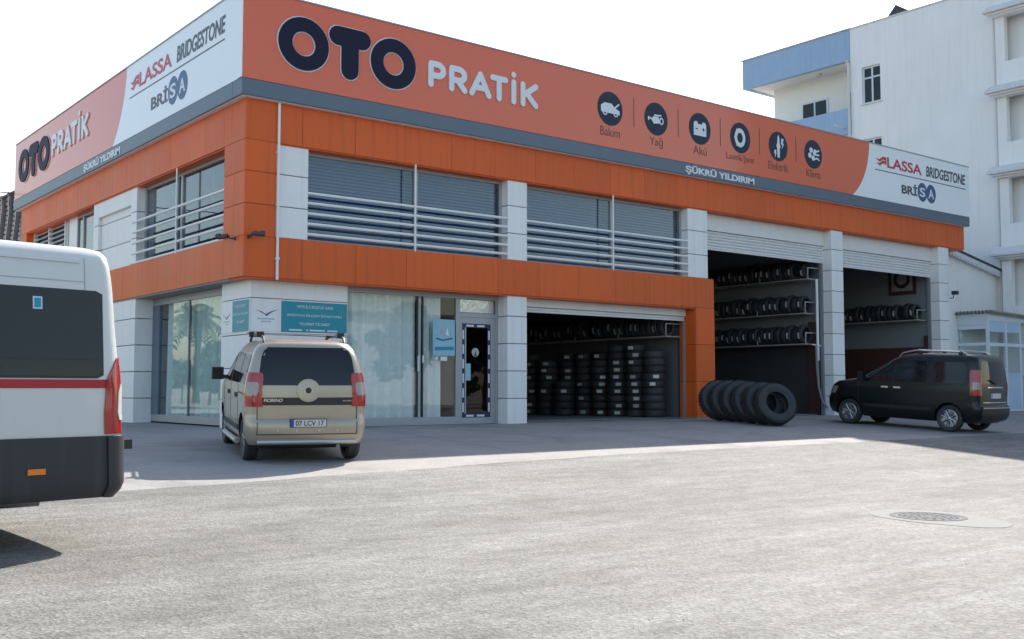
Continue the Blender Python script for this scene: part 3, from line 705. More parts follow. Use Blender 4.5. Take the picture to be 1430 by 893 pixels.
# front sign
fsn = thing('roof_sign', 'long orange front roof sign reading OTO PRATİK with six round service icons', 'sign', (14, 0, 7.12))
bx('sign_case', -.15, 28.17, -.145, .25, 7.13, 8.96, 'alu', fsn)
cv = fancurve((21.84, 8.97), (21.75, 7.75), (20.85, 7.125))
obj('orange_face', MB().prism([(-.17, 7.125), (-.17, 8.97)] + cv, FR, -.024, 0), 'orange_sign', fsn)
obj('white_face', MB().prism(list(reversed(cv)) + [(21.84, 8.97), (28.19, 8.97), (28.19, 7.125)][0:0] + [(28.19, 8.97), (28.19, 7.125)], FR, -.024, 0), 'white_sign', fsn)
bx('top_trim', -.17, 28.19, -.19, .26, 8.97, 9.0, 'alu', fsn)
sign_letters(fsn, FR, (.60, 3.96, 7.50, 8.62), (4.31, 7.56, 7.72, 8.34))
logo_panel(fsn, FR, 21.9, 28.1, 22.2, 24.99, 25.27, 27.9, 22.14, 27.93, 23.7, 25.0, 25.56)
ICX = (10.03, 11.75, 13.51, 15.26, 17.02, 18.76); names = ('Bakım', 'Yağ', 'Akü', 'Lastik/Jant', 'Elektrik', 'Klima'); wid = (.70, .50, .56, 1.25, .95, .72)
for i, (cx, nm, w) in enumerate(zip(ICX, names, wid)):
    dsc = obj('icon_disc', MB().prism(disc_poly(cx, 8.155, .45), FR, .001, .006), 'icon_grey', fsn)
    obj('lettering', text_mesh(nm, FR, cx - w / 2, 7.42 if 'ğ' not in nm else 7.36, w, .24 if i not in (1,) else .30, d=.001, thick=.004, off=-.004), 'ink', fsn)
    if i < 5: obj('separator', MB().prism([(cx + .86, 7.80), (cx + .885, 7.80), (cx + .885, 8.58), (cx + .86, 8.58)], FR, .001, .004), 'ink', fsn)
    mb = MB(); E = lambda pts, k=0: mb.prism([(cx + a, 8.155 + b) for a, b in pts], FR, .005, .010 + k * .0006)
    if i == 0:
        E([(-.33, -.08), (-.33, .06), (-.20, .14), (.05, .14), (.17, .04), (.33, -.02), (.35, -.12), (-.30, -.12)])
        strokes(mb, [((cx + .17, 8.20), (cx + .31, 8.31))], .022, FR, .005, .0110)
        ring(mb, cx - .19, 8.155 - .11, .085, .055, FR, .005, .0118); ring(mb, cx + .20, 8.155 - .11, .085, .055, FR, .005, .0118)
    elif i == 1:
        E([(-.12, .06), (.10, .06), (.14, -.10), (-.10, -.14), (-.18, -.04)]); E([(-.08, .07), (.05, .07), (.05, .12), (-.08, .12)], 1)
        strokes(mb, [((cx - .12, 8.12), (cx - .30, 8.17)), ((cx - .30, 8.17), (cx - .30, 8.10)), ((cx + .0, 8.25), (cx + .18, 8.27))], .022, FR, .005, .0116)
        ring(mb, cx + .20, 8.12, .10, .06, FR, .005, .0128, .8)
    elif i == 2:
        E([(-.26, -.20), (-.26, .14), (-.20, .20), (-.12, .20), (-.08, .13), (.08, .13), (.12, .20), (.20, .20), (.26, .14), (.26, -.20)])
    elif i == 3:
        ring(mb, cx - .02, 8.155, .28, .15, FR, .005, .010, .85); [mb.prism(disc_poly(cx - .25 + .03 * abs(k), 8.155 + k * .075, .03, n=8), FR, .005, .0112 + .0003 * k) for k in range(-3, 4)]
    elif i == 4:
        E([(-.04, -.34), (.06, -.34), (.07, -.05), (.10, .0), (.06, .10), (.05, .28), (.01, .36), (-.03, .28), (-.05, .10), (-.09, .02), (-.06, -.05)])
        E([(.15, .26), (.26, .26), (.21, .12), (.27, .12), (.17, -.06), (.19, .08), (.13, .08)], 1); E([(-.18, -.12), (-.10, -.12), (-.13, -.20), (-.09, -.20), (-.17, -.36), (-.16, -.23), (-.21, -.23)], 2)
    else:
        for k in range(4): a = k * 1.5708 + .4; mb.prism(disc_poly(cx - .06 + .13 * math.cos(a), 8.155 + .13 * math.sin(a), .085, n=16), FR, .005, .010 + k * .0006)
        strokes(mb, [((cx + .06, 8.30), (cx + .18, 8.26)), ((cx + .18, 8.26), (cx + .28, 8.30)), ((cx + .12, 8.155), (cx + .28, 8.155)), ((cx + .06, 8.01), (cx + .18, 8.05)), ((cx + .18, 8.05), (cx + .28, 8.0))], .026, FR, .005, .013)
    obj('icon', mb, 'letter_white', dsc)
    if i == 2:
        obj('icon_mark', MB().prism([(cx - .19, 8.13), (cx - .09, 8.13), (cx - .09, 8.16), (cx - .19, 8.16)], FR, .011, .013), 'icon_grey', dsc)
        m3 = MB().prism([(cx + .09, 8.13), (cx + .19, 8.13), (cx + .19, 8.16), (cx + .09, 8.16)], FR, .011, .013); m3.prism([(cx + .125, 8.095), (cx + .155, 8.095), (cx + .155, 8.195), (cx + .125, 8.195)], FR, .011, .0135)
        obj('icon_mark', m3, 'icon_grey', dsc)
# side sign
ssn = thing('roof_sign', 'shorter side roof sign with white logo half next to the orange half', 'sign', (0, 9, 7.12))
bx('sign_case', -.145, .25, .252, 17.75, 7.13, 8.96, 'alu', ssn)
bx('corner_post', -.19, -.146, -.169, .02, 7.125, 8.97, 'white_sign', ssn)
cv = fancurve((-6.80, 8.97), (-6.9, 7.9), (-7.80, 7.125))
obj('white_face', MB().prism([(-.02, 7.125)] + list(reversed(cv)) + [(-.02, 8.97)], SR, -.024, 0), 'white_sign', ssn)
obj('orange_face', MB().prism([(-17.8, 7.125), (-17.8, 8.97)] + cv, SR, -.024, 0), 'orange_sign', ssn)
bx('top_trim', -.19, .26, .262, 17.8, 8.97, 9.0, 'alu', ssn)
sign_letters(ssn, SR, (-17.2, -13.64, 7.55, 8.62), (-13.41, -9.85, 7.80, 8.48))
logo_panel(ssn, SR, -6.7, -.1, -6.52, -3.71, -3.40, -.70, -6.56, -.72, -5.01, -3.60, -3.03)

# teal notice boards on the corner block
FT = lambda u, v, d: (u, .296 - d, v); ST = lambda u, v, d: (.296 - d, -u, v)
ts = tag(obj('notice_board', MB().prism([(.32, 2.03), (2.54, 2.03), (2.54, 2.69), (.32, 2.69)], FT, 0, .015), 'white_panel'), 'white and teal exhaust gas test board on the front of the corner block', 'sign')
obj('teal_field', MB().prism([(.98, 2.035), (2.535, 2.035), (2.535, 2.685), (.98, 2.685)], FT, .012, .018), 'teal', ts)
for s_, u, v, w in (('YETKİLİ EGZOZ GAZI', 1.33, 2.55, .86), ('EMİSYON ÖLÇÜM İSTASYONU', 1.12, 2.36, 1.28), ('YILDIRIM TİCARET', 1.40, 2.19, .72)):
    obj('lettering', text_mesh(s_, FT, u, v, w, .075, d=.018, thick=.004), 'letter_white', ts)
for a, b in ((1.16, 1.46), (1.56, 1.60), (1.64, 2.0), (2.06, 2.3)): obj('print_mark', MB().prism([(a, 2.07), (b, 2.07), (b, 2.10), (a, 2.10)], FT, .018, .021), 'letter_white', ts)
def bird(board, fr, u, v, s):
    obj('bird_emblem', MB().prism([(u - .24 * s, v + .06 * s), (u - .1 * s, v + .02 * s), (u, v - .03 * s), (u + .08 * s, v + .02 * s), (u + .28 * s, v + .09 * s), (u + .1 * s, v - .005 * s), (u + .01 * s, v - .075 * s), (u - .04 * s, v - .03 * s)], fr, .015, .018), 'logo_blue', board)
    for k, w in enumerate((.38, .22)): obj('print_mark', MB().prism([(u - w / 2 * s, v - .14 * s - k * .055), (u + w / 2 * s, v - .14 * s - k * .055), (u + w / 2 * s, v - .115 * s - k * .055), (u - w / 2 * s, v - .115 * s - k * .055)], fr, .015, .017), 'poster', board)
bird(ts, FT, .64, 2.42, 1.0)
t2 = tag(obj('notice_board', MB().prism([(-1.70, 2.03), (-.32, 2.03), (-.32, 2.69), (-1.70, 2.69)], ST, 0, .015), 'white_panel'), 'white and teal notice board on the side of the corner block, behind the van roof', 'sign')
t2['label'] = 'narrow white and teal notice board on the side face of the corner block'
obj('teal_field', MB().prism([(-1.13, 2.035), (-.325, 2.035), (-.325, 2.685), (-1.13, 2.685)], ST, .012, .018), 'teal', t2)
for s_, u, v, w in (('YETKİLİ EGZOZ', -1.0, 2.54, .52), ('EMİSYON ÖLÇÜM', -1.1, 2.37, .72), ('TİCARET', -.92, 2.21, .38)): obj('lettering', text_mesh(s_, ST, u, v, w, .07, d=.018, thick=.004), 'letter_white', t2)
bird(t2, ST, -1.43, 2.37, .8)

# CCTV cameras and lamp
def cctv(loc, d, label):
    d = Vector(d).normalized(); p = Vector(loc)
    t = thing('security_camera', label, 'camera', p, 0, 'security cameras on the orange corner'); LOCAL.add(t.name)
    obj('housing', MB().tube([d * .02, d * .22], .05, 10), 'camera_body', t, 40); obj('hood', MB().tube([d * .18 + Vector((0, 0, .02)), d * .27 + Vector((0, 0, .02))], .058, 10), 'camera_body', t, 40)
    return t
t = cctv((-.10, .52, 3.98), (-.5, .6, -.1), 'small bullet camera on the side face of the orange corner'); obj('bracket', MB().tube([(.10, -.1, -.06), (.02, -.03, -.06), (0.0, 0, 0)], .018, 8), 'camera_body', t); obj('base_plate', MB().tube([(.105, -.1, -.06), (.075, -.1, -.06)], .04, 10), 'camera_body', t)
t = cctv((.10, -.14, 3.98), (.7, -.4, -.1), 'small bullet camera on the front face of the orange corner'); obj('bracket', MB().tube([(.0, .14, -.06), (.0, .03, -.06), (0, 0, 0)], .018, 8), 'camera_body', t); obj('base_plate', MB().tube([(0, .145, -.06), (0, .11, -.06)], .04, 10), 'camera_body', t)
t = thing('flood_lamp', 'small black lamp on a bracket at the right end pillar', 'lamp', (27.0, .0, 4.2)); LOCAL.add(t.name)
obj('lamp_head', MB().box(-.02, .16, -.22, -.04, .02, .15), 'black', t); obj('bracket', MB().tube([(-.02, .02, -.1), (.05, -.06, -.1), (.05, -.1, .03)], .018, 8), 'black', t)

# ------------------------------------------------------------------ tyres and racks
def tyre_mesh(name, Ro, Ri, W, mat, seg=28, tread=0):
    h = W / 2; b = .18 * W
    prof = [(Ri, -h * .78), (Ri + .25 * (Ro - Ri), -h * .98), (Ro - .30 * (Ro - Ri), -h), (Ro - b * .45, -h * .86), (Ro - .006, -h * .66)]
    if tread: prof += [(Ro, -h * .62), (Ro, -h * .26), (Ro - tread, -h * .24), (Ro - tread, -h * .16), (Ro, -h * .14), (Ro, h * .14), (Ro - tread, h * .16), (Ro - tread, h * .24), (Ro, h * .26), (Ro, h * .62)]
    else: prof += [(Ro, -h * .3), (Ro, h * .3)]
    prof += [(Ro - .006, h * .66), (Ro - b * .45, h * .86), (Ro - .30 * (Ro - Ri), h), (Ri + .25 * (Ro - Ri), h * .98), (Ri, h * .78)]
    inner = [(Ri + .02, h * .6), (Ro - .1 * W - .01, h * .55), (Ro - .1 * W - .01, -h * .55), (Ri + .02, -h * .6)]
    return MB().lathe(prof + inner, 'y', seg, True).mesh(name, M[mat], 35)
T_CAR = tyre_mesh('tyre', .315, .20, .205, 'rubber', 22)
lab_me = {}
def sticker_mesh(kind):
    if kind not in lab_me:
        mb = MB(); Ro = .3165
        if kind == 'up':      # long narrow band on the tread of an upright tyre (axis Y)
            for k in range(4):
                a0, a1 = -.30 + k * .15, -.30 + (k + 1) * .15
                f = lambda a, y: (-Ro * math.cos(a), y, Ro * math.sin(a))
                mb.quad(f(a0, -.032), f(a0, .032), f(a1, .032), f(a1, -.032))
        else:                 # label lying along the tread of a flat tyre
            for k in range(4):
                a0, a1 = -.26 + k * .13, -.26 + (k + 1) * .13
                f = lambda a, y: (-Ro * math.cos(a), y, Ro * math.sin(a))
                mb.quad(f(a0, -.045), f(a0, .045), f(a1, .045), f(a1, -.045))
        lab_me[kind] = mb.mesh('label_sticker', M['label'], 60)
    return lab_me[kind]
rt = random.Random(11)
ORD = ['first', 'second', 'third', 'fourth', 'fifth', 'sixth', 'seventh', 'eighth', 'ninth', 'tenth', 'eleventh', 'twelfth'] + ['%dth' % k for k in range(13, 21)] + ['21st', '22nd', '23rd'] + ['%dth' % k for k in range(24, 31)] + ['31st', '32nd']
def put_tyre(loc, rot, label, group, sticker=None, sa=0):
    o = tag(link('tyre', T_CAR, None, loc=loc, rot=rot), label, 'tyre', group)
    if sticker:
        s = bpy.data.objects.new('label_sticker', sticker_mesh(sticker)); COL.objects.link(s); s.parent = o; s.rotation_euler = (0, sa, 0)
    return o
def rack(x, y0, y1, z, label, n_t, tlabel, tgroup, hook_front=True, step=.225, skip=.0):
    r = thing('tyre_rack', label, 'rack', (x, y0, z))
    for xx in (x - .26, x + .22): obj('rail', MB().tube([(xx, y0, z), (xx, y1, z)], .022, 6), 'rail_white', r)
    for k in range(int((y1 - y0) / 1.9) + 1):
        y = y0 + k * 1.9; obj('bracket', MB().tube([(x - .26, y, z + .36), (x - .26, y, z), (x + .40, y, z)], .022, 6), 'rail_white', r)
        obj('bracket', MB().tube([(x - .26, y, z + .36), (x + .40, y, z + .36)], .022, 6), 'rail_white', r)
    cnt = 0
    for k in range(n_t):
        y = y0 + .22 + k * step + rt.uniform(-.01, .01)
        if y > y1: break
        if rt.random() < skip: continue
        q_ = rt.uniform(.91, 1.04)
        put_tyre((x - .02, y, z + .315 * q_ - .005), (0, rt.uniform(0, 6), rt.uniform(-.03, .03)), '%s black tyre from the front on the %s' % (ORD[cnt], tlabel), tgroup, None); cnt += 1; COL.objects[-1].scale = (q_, rt.uniform(.9, 1.05), q_)
        if rt.random() < .62:
            o = COL.objects[-1]
            s = bpy.data.objects.new('label_sticker', sticker_mesh('up')); COL.objects.link(s); s.parent = o; s.rotation_euler = (0, -o.rotation_euler.y + rt.uniform(-.4, .1), 0)
for z, nm in ((2.27, 'lowest'), (3.25, 'middle'), (4.34, 'topmost')):
    rack(19.55, .62 if z < 4 else .5, 7.4, z, 'white steel tyre rack rail, %s of three in the middle bay' % nm, 30, '%s rack of the middle bay' % nm, 'tyres on the %s rack of the middle bay' % nm, skip=.04)
rack(25.95, .55, 7.0, 3.29, 'white steel tyre rack on the wall of the right bay', 28, 'rack of the right bay', 'tyres on the rack of the right bay', skip=.05)
rack(13.15, .62, 7.8, 2.32, 'white steel tyre rack high on the wall of the left bay', 30, 'high rack of the left bay', 'tyres on the rack of the left bay', skip=.05)
cols = [(12.95, 1.15, 9), (12.95, 1.85, 10), (12.9, 2.56, 10), (12.9, 3.27, 9), (12.9, 3.98, 9), (12.85, 4.69, 9), (12.8, 5.4, 8), (12.2, 4.2, 5), (12.2, 4.95, 8), (12.15, 5.65, 9), (12.1, 6.4, 7)]
for ci, (x, y, n) in enumerate(cols):
    for k in range(n):
        put_tyre((x + rt.uniform(-.02, .02), y + rt.uniform(-.02, .02), .05 + .105 + k * .208), (R(90), 0, rt.uniform(-.2, .2)), 'flat black tyre, %s up in the %s' % (ORD[k], ('%s wall stack from the orange leg' % ORD[ci]) if ci < 7 else ('%s inner stack of the left bay' % ORD[ci - 7])), 'tyres stacked flat in the left bay', 'flat' if rt.random() < .45 else None, R(38) + rt.uniform(-.35, .35))
# shelf pieces seen deeper in the left bay
t = thing('wall_shelf', 'short pale shelf on posts at the back of the left bay', 'shelf', (11, 8.4, 0)); bx('shelf_board', 11.2, 13.3, 8.3, 8.7, 2.05, 2.10, 'rail_white', t); bx('shelf_post', 12.2, 12.3, 8.45, 8.55, .05, 2.05, 'rail_white', t)
# pipe and hose on the middle bay's front post
t = thing('air_line', 'white vertical pipe with a hanging hose at the front of the middle bay', 'pipe', (19.72, .46, 0))
obj('pipe', MB().tube([(19.70, .46, 1.75), (19.70, .46, 4.35)], .045, 8), 'alu_light', t, 40)
obj('hose', MB().tube([(19.55, .42, 2.25), (19.55, .40, 1.5), (19.57, .36, .9), (19.66, .30, .45), (19.85, .25, .25)], .035, 8), 'int_wall', t, 40)
obj('hose', MB().tube([(19.72, .48, 1.75), (19.71, .46, 1.2), (19.70, .45, .8)], .03, 8), 'int_wall', t, 40)
obj('cross_bar', MB().tube([(19.35, .42, 2.25), (19.95, .44, 2.21)], .022, 8), 'alu_light', t, 40)
t = thing('switch_box', 'tiny white box on the inner edge of the pillar beside the left bay', 'box', (7.41, .3, 2.15)); bx('cover', 7.41, 7.47, .2, .32, 2.1, 2.28, 'letter_white', t, .005); bx('cable', 7.41, 7.425, .25, .27, 2.28, 2.75, 'black', t)
# truck tyres leaning in a row by the orange leg
T_TRUCK = tyre_mesh('truck_tyre', .52, .29, .30, 'rubber_dusty', 40, .014)
lug = MB()
for k in range(36):
    a = 2 * math.pi * k / 36; c, s_ = math.cos(a), math.sin(a); tx, tz = -s_, c
    for side in (-1, 1):
        i = len(lug.v)
        for (r_, y, w_) in ((.505, side * .062, .026), (.505, side * .140, .020), (.527, side * .062, .024), (.524, side * .134, .018)):
            for q in (-1, 1): lug.v.append((c * r_ + tx * w_ * q, y, s_ * r_ + tz * w_ * q))
        lug.f += [(i, i + 1, i + 5, i + 4), (i + 4, i + 5, i + 7, i + 6), (i + 2, i + 6, i + 7, i + 3), (i, i + 4, i + 6, i + 2), (i + 1, i + 3, i + 7, i + 5)]
LUG = lug.mesh('tread_block', M['rubber_dusty'])
ords = ['rearmost of the row, against the orange leg', 'second from the orange leg', 'third from the orange leg', 'third from the open front end', 'second from the open front end', 'frontmost, its open ring facing the car']
for k in range(6):
    x = 12.62 - .04 * k; y = -1.50 - .395 * k; lean = R(-19 - (4 if k == 5 else 0) + 2 * math.sin(k * 4))
    sp_ = Matrix.Rotation(k * 1.3, 4, 'Y'); mat = Matrix.Rotation(R(-25) + .03 * math.sin(k * 5), 4, 'Z') @ Matrix.Rotation(lean, 4, 'X')
    o = tag(link('truck_tyre', T_TRUCK, None), 'big black truck tyre leaning in the row, ' + ords[k], 'tyre', 'truck tyres leaning by the orange leg')
    o.rotation_euler = (mat @ sp_).to_euler(); o.location = (x, y, zg(x, y) + ZL + .52 * math.cos(lean) + .045)
    s = bpy.data.objects.new('tread_block', LUG); COL.objects.link(s); s.parent = o; s['kind'] = 'stuff'

# ------------------------------------------------------------------ vehicles
class Shell:
    def __init__(s, rows, cr=.05, cf=.12):
        s.rows = rows; s.cr = cr; s.cf = cf
    def at(s, z):
        r = s.rows
        if z <= r[0][0]: return r[0][1:]
        for a, b in zip(r, r[1:]):
            if z <= b[0]:
                t = (z - a[0]) / (b[0] - a[0]); return [a[i] + (b[i] - a[i]) * t for i in range(1, 6)]
        return r[-1][1:]
    def rear(s, y, z):
        xf, xr, w, rf, rr = s.at(z); ya = abs(y)
        if ya <= w - rr: return Vector((xr + s.cr * (ya / w) ** 2, y, z))
        u = min(1, (ya - (w - rr)) / rr); b = xr + s.cr * ((w - rr) / w) ** 2
        return Vector((b + rr * (1 - math.sqrt(max(0, 1 - u * u))), y, z))
    def side(s, x, z, sg=1):
        xf, xr, w, rf, rr = s.at(z); b = xr + s.cr * ((w - rr) / w) ** 2 + rr; ff = xf - s.cf * ((w - rf) / w) ** 2 - rf
        y = w
        if x < b: u = min(1, (b - x) / rr); y = w - rr + rr * math.sqrt(max(0, 1 - u * u))
        elif x > ff: u = min(1, (x - ff) / rf); y = w - rf + rf * math.sqrt(max(0, 1 - u * u))
        return Vector((x, sg * y, z))
    def front(s, y, z):
        xf, xr, w, rf, rr = s.at(z); ya = abs(y)
        if ya <= w - rf: return Vector((xf - s.cf * (ya / w) ** 2, y, z))
        u = min(1, (ya - (w - rf)) / rf); b = xf - s.cf * ((w - rf) / w) ** 2
        return Vector((b - rf * (1 - math.sqrt(max(0, 1 - u * u))), y, z))
    def corner(s, t, z, sg=1):
        """t 0..1 from the end of the rear face round to the start of the side"""
        xf, xr, w, rf, rr = s.at(z); b = xr + s.cr * ((w - rr) / w) ** 2 + rr
        if t < 0: return s.rear(sg * (w - rr + t * rr * 1.57), z)
        if t > 1: return s.side(b + (t - 1) * rr * 1.57, z, sg)
        a = t * math.pi / 2; return Vector((b - rr * math.cos(a), sg * (w - rr + rr * math.sin(a)), z))
    def ring(s, z):
        xf, xr, w, rf, rr = s.at(z); P = []
        for k in range(7): P.append(s.rear((w - rr) * k / 6, z))
        for k in range(1, 8): P.append(s.corner(k / 7, z))
        b = xr + s.cr * ((w - rr) / w) ** 2 + rr; ff = xf - s.cf * ((w - rf) / w) ** 2 - rf
        for k in range(1, 25): P.append(Vector((b + (ff - b) * k / 24, w, z)))
        for k in range(1, 8):
            a = k / 7 * math.pi / 2; P.append(Vector((ff + rf * math.sin(a), w - rf + rf * math.cos(a), z)))
        for k in range(1, 7): P.append(s.front((w - rf) * (1 - k / 6), z))
        return P + [Vector((p.x, -p.y, p.z)) for p in reversed(P[1:-1])]
    def body(s, name, mat, wheels, R_, parent, arch_mat='black', yin=.45):
        zs = []
        for a, b in zip(s.rows, s.rows[1:]):
            n = max(1, int((b[0] - a[0]) / .07))
            zs += [a[0] + (b[0] - a[0]) * k / n for k in range(n)]
        zs.append(s.rows[-1][0])
        mb = MB(); n = None
        for z in zs:
            r = s.ring(z); n = len(r); mb.v += [tuple(p) for p in r]
        for k in range(len(zs) - 1):
            for j in range(n):
                j2 = (j + 1) % n; mb.f.append((k * n + j, k * n + j2, (k + 1) * n + j2, (k + 1) * n + j))
        mb.f.append(tuple(reversed(range(n)))); mb.f.append(tuple((len(zs) - 1) * n + j for j in range(n)))
        me = mb.mesh(name, M[mat], None)
        tmp = bpy.data.objects.new('tmp', me); COL.objects.link(tmp)
        cut = MB()
        for (x, z) in wheels:
            for sg in (-1, 1): cut.tube([(x, sg * yin, z), (x, sg * 1.5, z)], R_, 40)
        cm = cut.mesh('cut', None); co = bpy.data.objects.new('cut', cm); COL.objects.link(co)
        md = tmp.modifiers.new('b', 'BOOLEAN'); md.operation = 'DIFFERENCE'; md.object = co; md.solver = 'EXACT'
        dg = bpy.context.evaluated_depsgraph_get(); res = bpy.data.meshes.new_from_object(tmp.evaluated_get(dg))
        bpy.data.objects.remove(tmp); bpy.data.objects.remove(co)
        res.name = name; res.materials.clear(); res.materials.append(M[mat]); res.materials.append(M[arch_mat])
        for p in res.polygons:
            p.use_smooth = True; p.material_index = 0
            c = p.center
            for (x, z) in wheels:
                d = math.hypot(c.x - x, c.z - z)
                if d < R_ + .004 and abs(c.y) < s.side(x, z).y - .012: p.material_index = 1
            if p.normal.z < -.9: p.material_index = 1
        res.set_sharp_from_angle(angle=R(38))
        return link(name, res, parent)
    def patch(s, name, mat, parent, rows, fn, off=.004, nc=10, nr=None, skirt=.01, smooth=60):
        """rows: (z, a, b); fn(a, z) -> point on the shell"""
        zs = []
        for a, b in zip(rows, rows[1:]):
            n = max(1, int(abs(b[0] - a[0]) / .05))
            for k in range(n): t = k / n; zs.append([a[i] + (b[i] - a[i]) * t for i in range(3)])
        zs.append(list(rows[-1]))
        mb = MB(); e = .004; nr_ = len(zs)
        def nrm(a, z):
            p = fn(a, z); da = fn(a + e, z) - fn(a - e, z); dz = fn(a, z + e) - fn(a, z - e)
            n_ = da.cross(dz)
            if n_.length < 1e-9: return p, Vector((0, 0, 1))
            n_.normalize()
            cx = Vector((2.0, 0, .8))
            if n_.dot(p - cx) < 0: n_ = -n_
            return p, n_
        back = []
        for (z, a, b) in zs:
            for k in range(nc + 1):
                q = a + (b - a) * k / nc; p, n_ = nrm(q, z); mb.v.append(tuple(p + n_ * off)); back.append(tuple(p - n_ * skirt))
        m = nc + 1
        for j in range(nr_ - 1):
            for k in range(nc): mb.f.append((j * m + k, j * m + k + 1, (j + 1) * m + k + 1, (j + 1) * m + k))
        B = len(mb.v); mb.v += back
        edge = [(0, k) for k in range(m)] + [(j, m - 1) for j in range(1, nr_)] + [(nr_ - 1, k) for k in range(m - 2, -1, -1)] + [(j, 0) for j in range(nr_ - 2, 0, -1)]
        ids = [j * m + k for j, k in edge]
        for a, b in zip(ids, ids[1:] + ids[:1]): mb.f.append((a, b, B + b, B + a))
        return obj(name, mb, mat, parent, smooth)
def wheel(parent, x, y, z, Ro, W, rim_mat, spokes, sg, cap=True):
    key = ('wt', Ro, W)
    if key not in BC: BC[key] = tyre_mesh('wheel', Ro, Ro * .66, W, 'rubber', 36, .006)
    w = bpy.data.objects.new('wheel', BC[key]); COL.objects.link(w); w.parent = parent; w.location = (x, y, z)
    k2 = ('rim', Ro, W, rim_mat, spokes, sg)
    if k2 not in BC:
        mb = MB(); r = Ro * .67; o = sg * W * .42
        mb.lathe([(r, o), (r * .95, o + sg * .004), (r * .92, o - sg * .03), (r * .9, -o)], 'y', 36)
        mb.lathe([(r * .9, o - sg * .075), (.001, o - sg * .075)], 'y', 36)
        mb.lathe([(r * .26, o - sg * .08), (r * .26, o - sg * .01), (r * .2, o), (.001, o + sg * .002)], 'y', 20)
        for k in range(spokes):
            a = 2 * math.pi * k / spokes + .3
            for da in ((-.10, .10) if spokes <= 6 else (0,)):
                p = Vector((math.cos(a + da * .5) * r * .2, o - sg * .02, math.sin(a + da * .5) * r * .2)); q = Vector((math.cos(a + da) * r * .93, o - sg * .012, math.sin(a + da) * r * .93))
                mb.tube([p, q], [.022, .015] if spokes > 6 else [.02, .018], 6)
        BC[k2] = mb.mesh('rim', M[rim_mat], 40)
    rm = bpy.data.objects.new('rim', BC[k2]); COL.objects.link(rm); rm.parent = w
    return w
def lpiece(name, mb, mat, parent, smooth=None):
    me = mb.mesh(name, M[mat], smooth); o = bpy.data.objects.new(name, me); COL.objects.link(o); o.parent = parent; return o
def vehicle(name, label, cat, loc, heading, pitch=0.0, roll=0.0):
    o = bpy.data.objects.new(name, None); COL.objects.link(o); o.location = loc; o.empty_display_size = .2
    o.rotation_euler = (Matrix.Rotation(heading, 4, 'Z') @ Matrix.Rotation(pitch, 4, 'Y') @ Matrix.Rotation(roll, 4, 'X')).to_euler()
    LOCAL.add(o.name); return tag(o, label, cat)
def place(rw, fw, wb):
    """pose from the ground under the rear and front axle centres"""
    zr = zg(*rw) + ZL; zf = zg(*fw) + ZL
    return math.atan2(fw[1] - rw[1], fw[0] - rw[0]), -math.atan2(zf - zr, wb), zr

# --- champagne MPV
FIO = [(.20, 3.70, .20, .70, .5, .15), (.26, 3.86, .07, .80, .55, .16), (.34, 3.92, .02, .84, .6, .18), (.48, 3.95, .00, .855, .65, .18), (.58, 3.95, .01, .858, .65, .18),
       (.62, 3.93, .045, .858, .65, .17), (.90, 3.84, .055, .86, .6, .16), (1.00, 3.74, .065, .855, .6, .16), (1.06, 3.45, .075, .848, .5, .16), (1.12, 3.10, .085, .84, .45, .16),
       (1.30, 2.72, .125, .80, .4, .16), (1.48, 2.36, .175, .745, .35, .17), (1.57, 2.14, .21, .705, .33, .19), (1.63, 1.97, .255, .655, .33, .22), (1.67, 1.78, .34, .585, .33, .25), (1.695, 1.5, .50, .46, .3, .25), (1.70, 1.3, .7, .30, .25, .25)]
rw = (-1.66, -5.78); hd = math.atan2(.955, .297)
fw = (rw[0] + 2.513 * math.cos(hd), rw[1] + 2.513 * math.sin(hd))
h, p, z = place(rw, fw, 2.513)
base = Vector((rw[0] - .62 * math.cos(hd), rw[1] - .62 * math.sin(hd), z - math.sin(-p) * .62))
F = vehicle('parked_minivan', 'champagne beige compact minivan parked nose-in before the shop window, rear towards us', 'minivan', base, h, p)
F.scale = (1, 1, 1.035)
S = Shell(FIO)
S.body('body', 'champagne', [(.62, .31), (3.13, .31)], .365, F)
for x in (.62, 3.13):
    for sg in (-1, 1): wheel(F, x, sg * .735, .31, .31, .195, 'rim_dark', 7, sg)
re = S.rear
S.patch('rear_window', 'car_glass', F, [(1.07, -.67, .67), (1.10, -.70, .70), (1.45, -.645, .645), (1.54, -.605, .605), (1.585, -.54, .54)], re, .005, 16)
S.patch('trim_strip', 'black', F, [(.80, -.67, .67), (.905, -.68, .68)], re, .006, 16)
b = S.patch('badge_boss', 'champagne', F, [(1.0 + .155 * math.sin(a), -.165 * math.cos(a) - .001, .165 * math.cos(a) + .001) for a in [R(-88 + 176 * k / 14) for k in range(15)]], re, .018, 10)
S.patch('badge', 'rim', b, [(1.0 + .055 * math.sin(a), -.055 * math.cos(a) - .001, .055 * math.cos(a) + .001) for a in [R(-88 + 176 * k / 10) for k in range(11)]], re, .024, 6)
S.patch('badge_field', 'int_red', b, [(1.0 + .042 * math.sin(a), -.042 * math.cos(a) - .001, .042 * math.cos(a) + .001) for a in [R(-88 + 176 * k / 10) for k in range(11)]], re, .027, 6)
for sg in (-1, 1):
    co = lambda t, zz, g=sg: S.corner(t, zz, g)
    l = S.patch('tail_lamp', 'lamp_red', F, [(.78, -.25, 1.0), (.95, -.22, 1.05), (1.15, -.2, 1.05), (1.22, -.12, .95), (1.24, .0, .8)], co, .012, 10)
    S.patch('lamp_lens', 'lamp_clear', l, [(.93, .05, .62), (.98, .0, .7), (1.08, .0, .7), (1.11, .08, .62)], co, .017, 6)
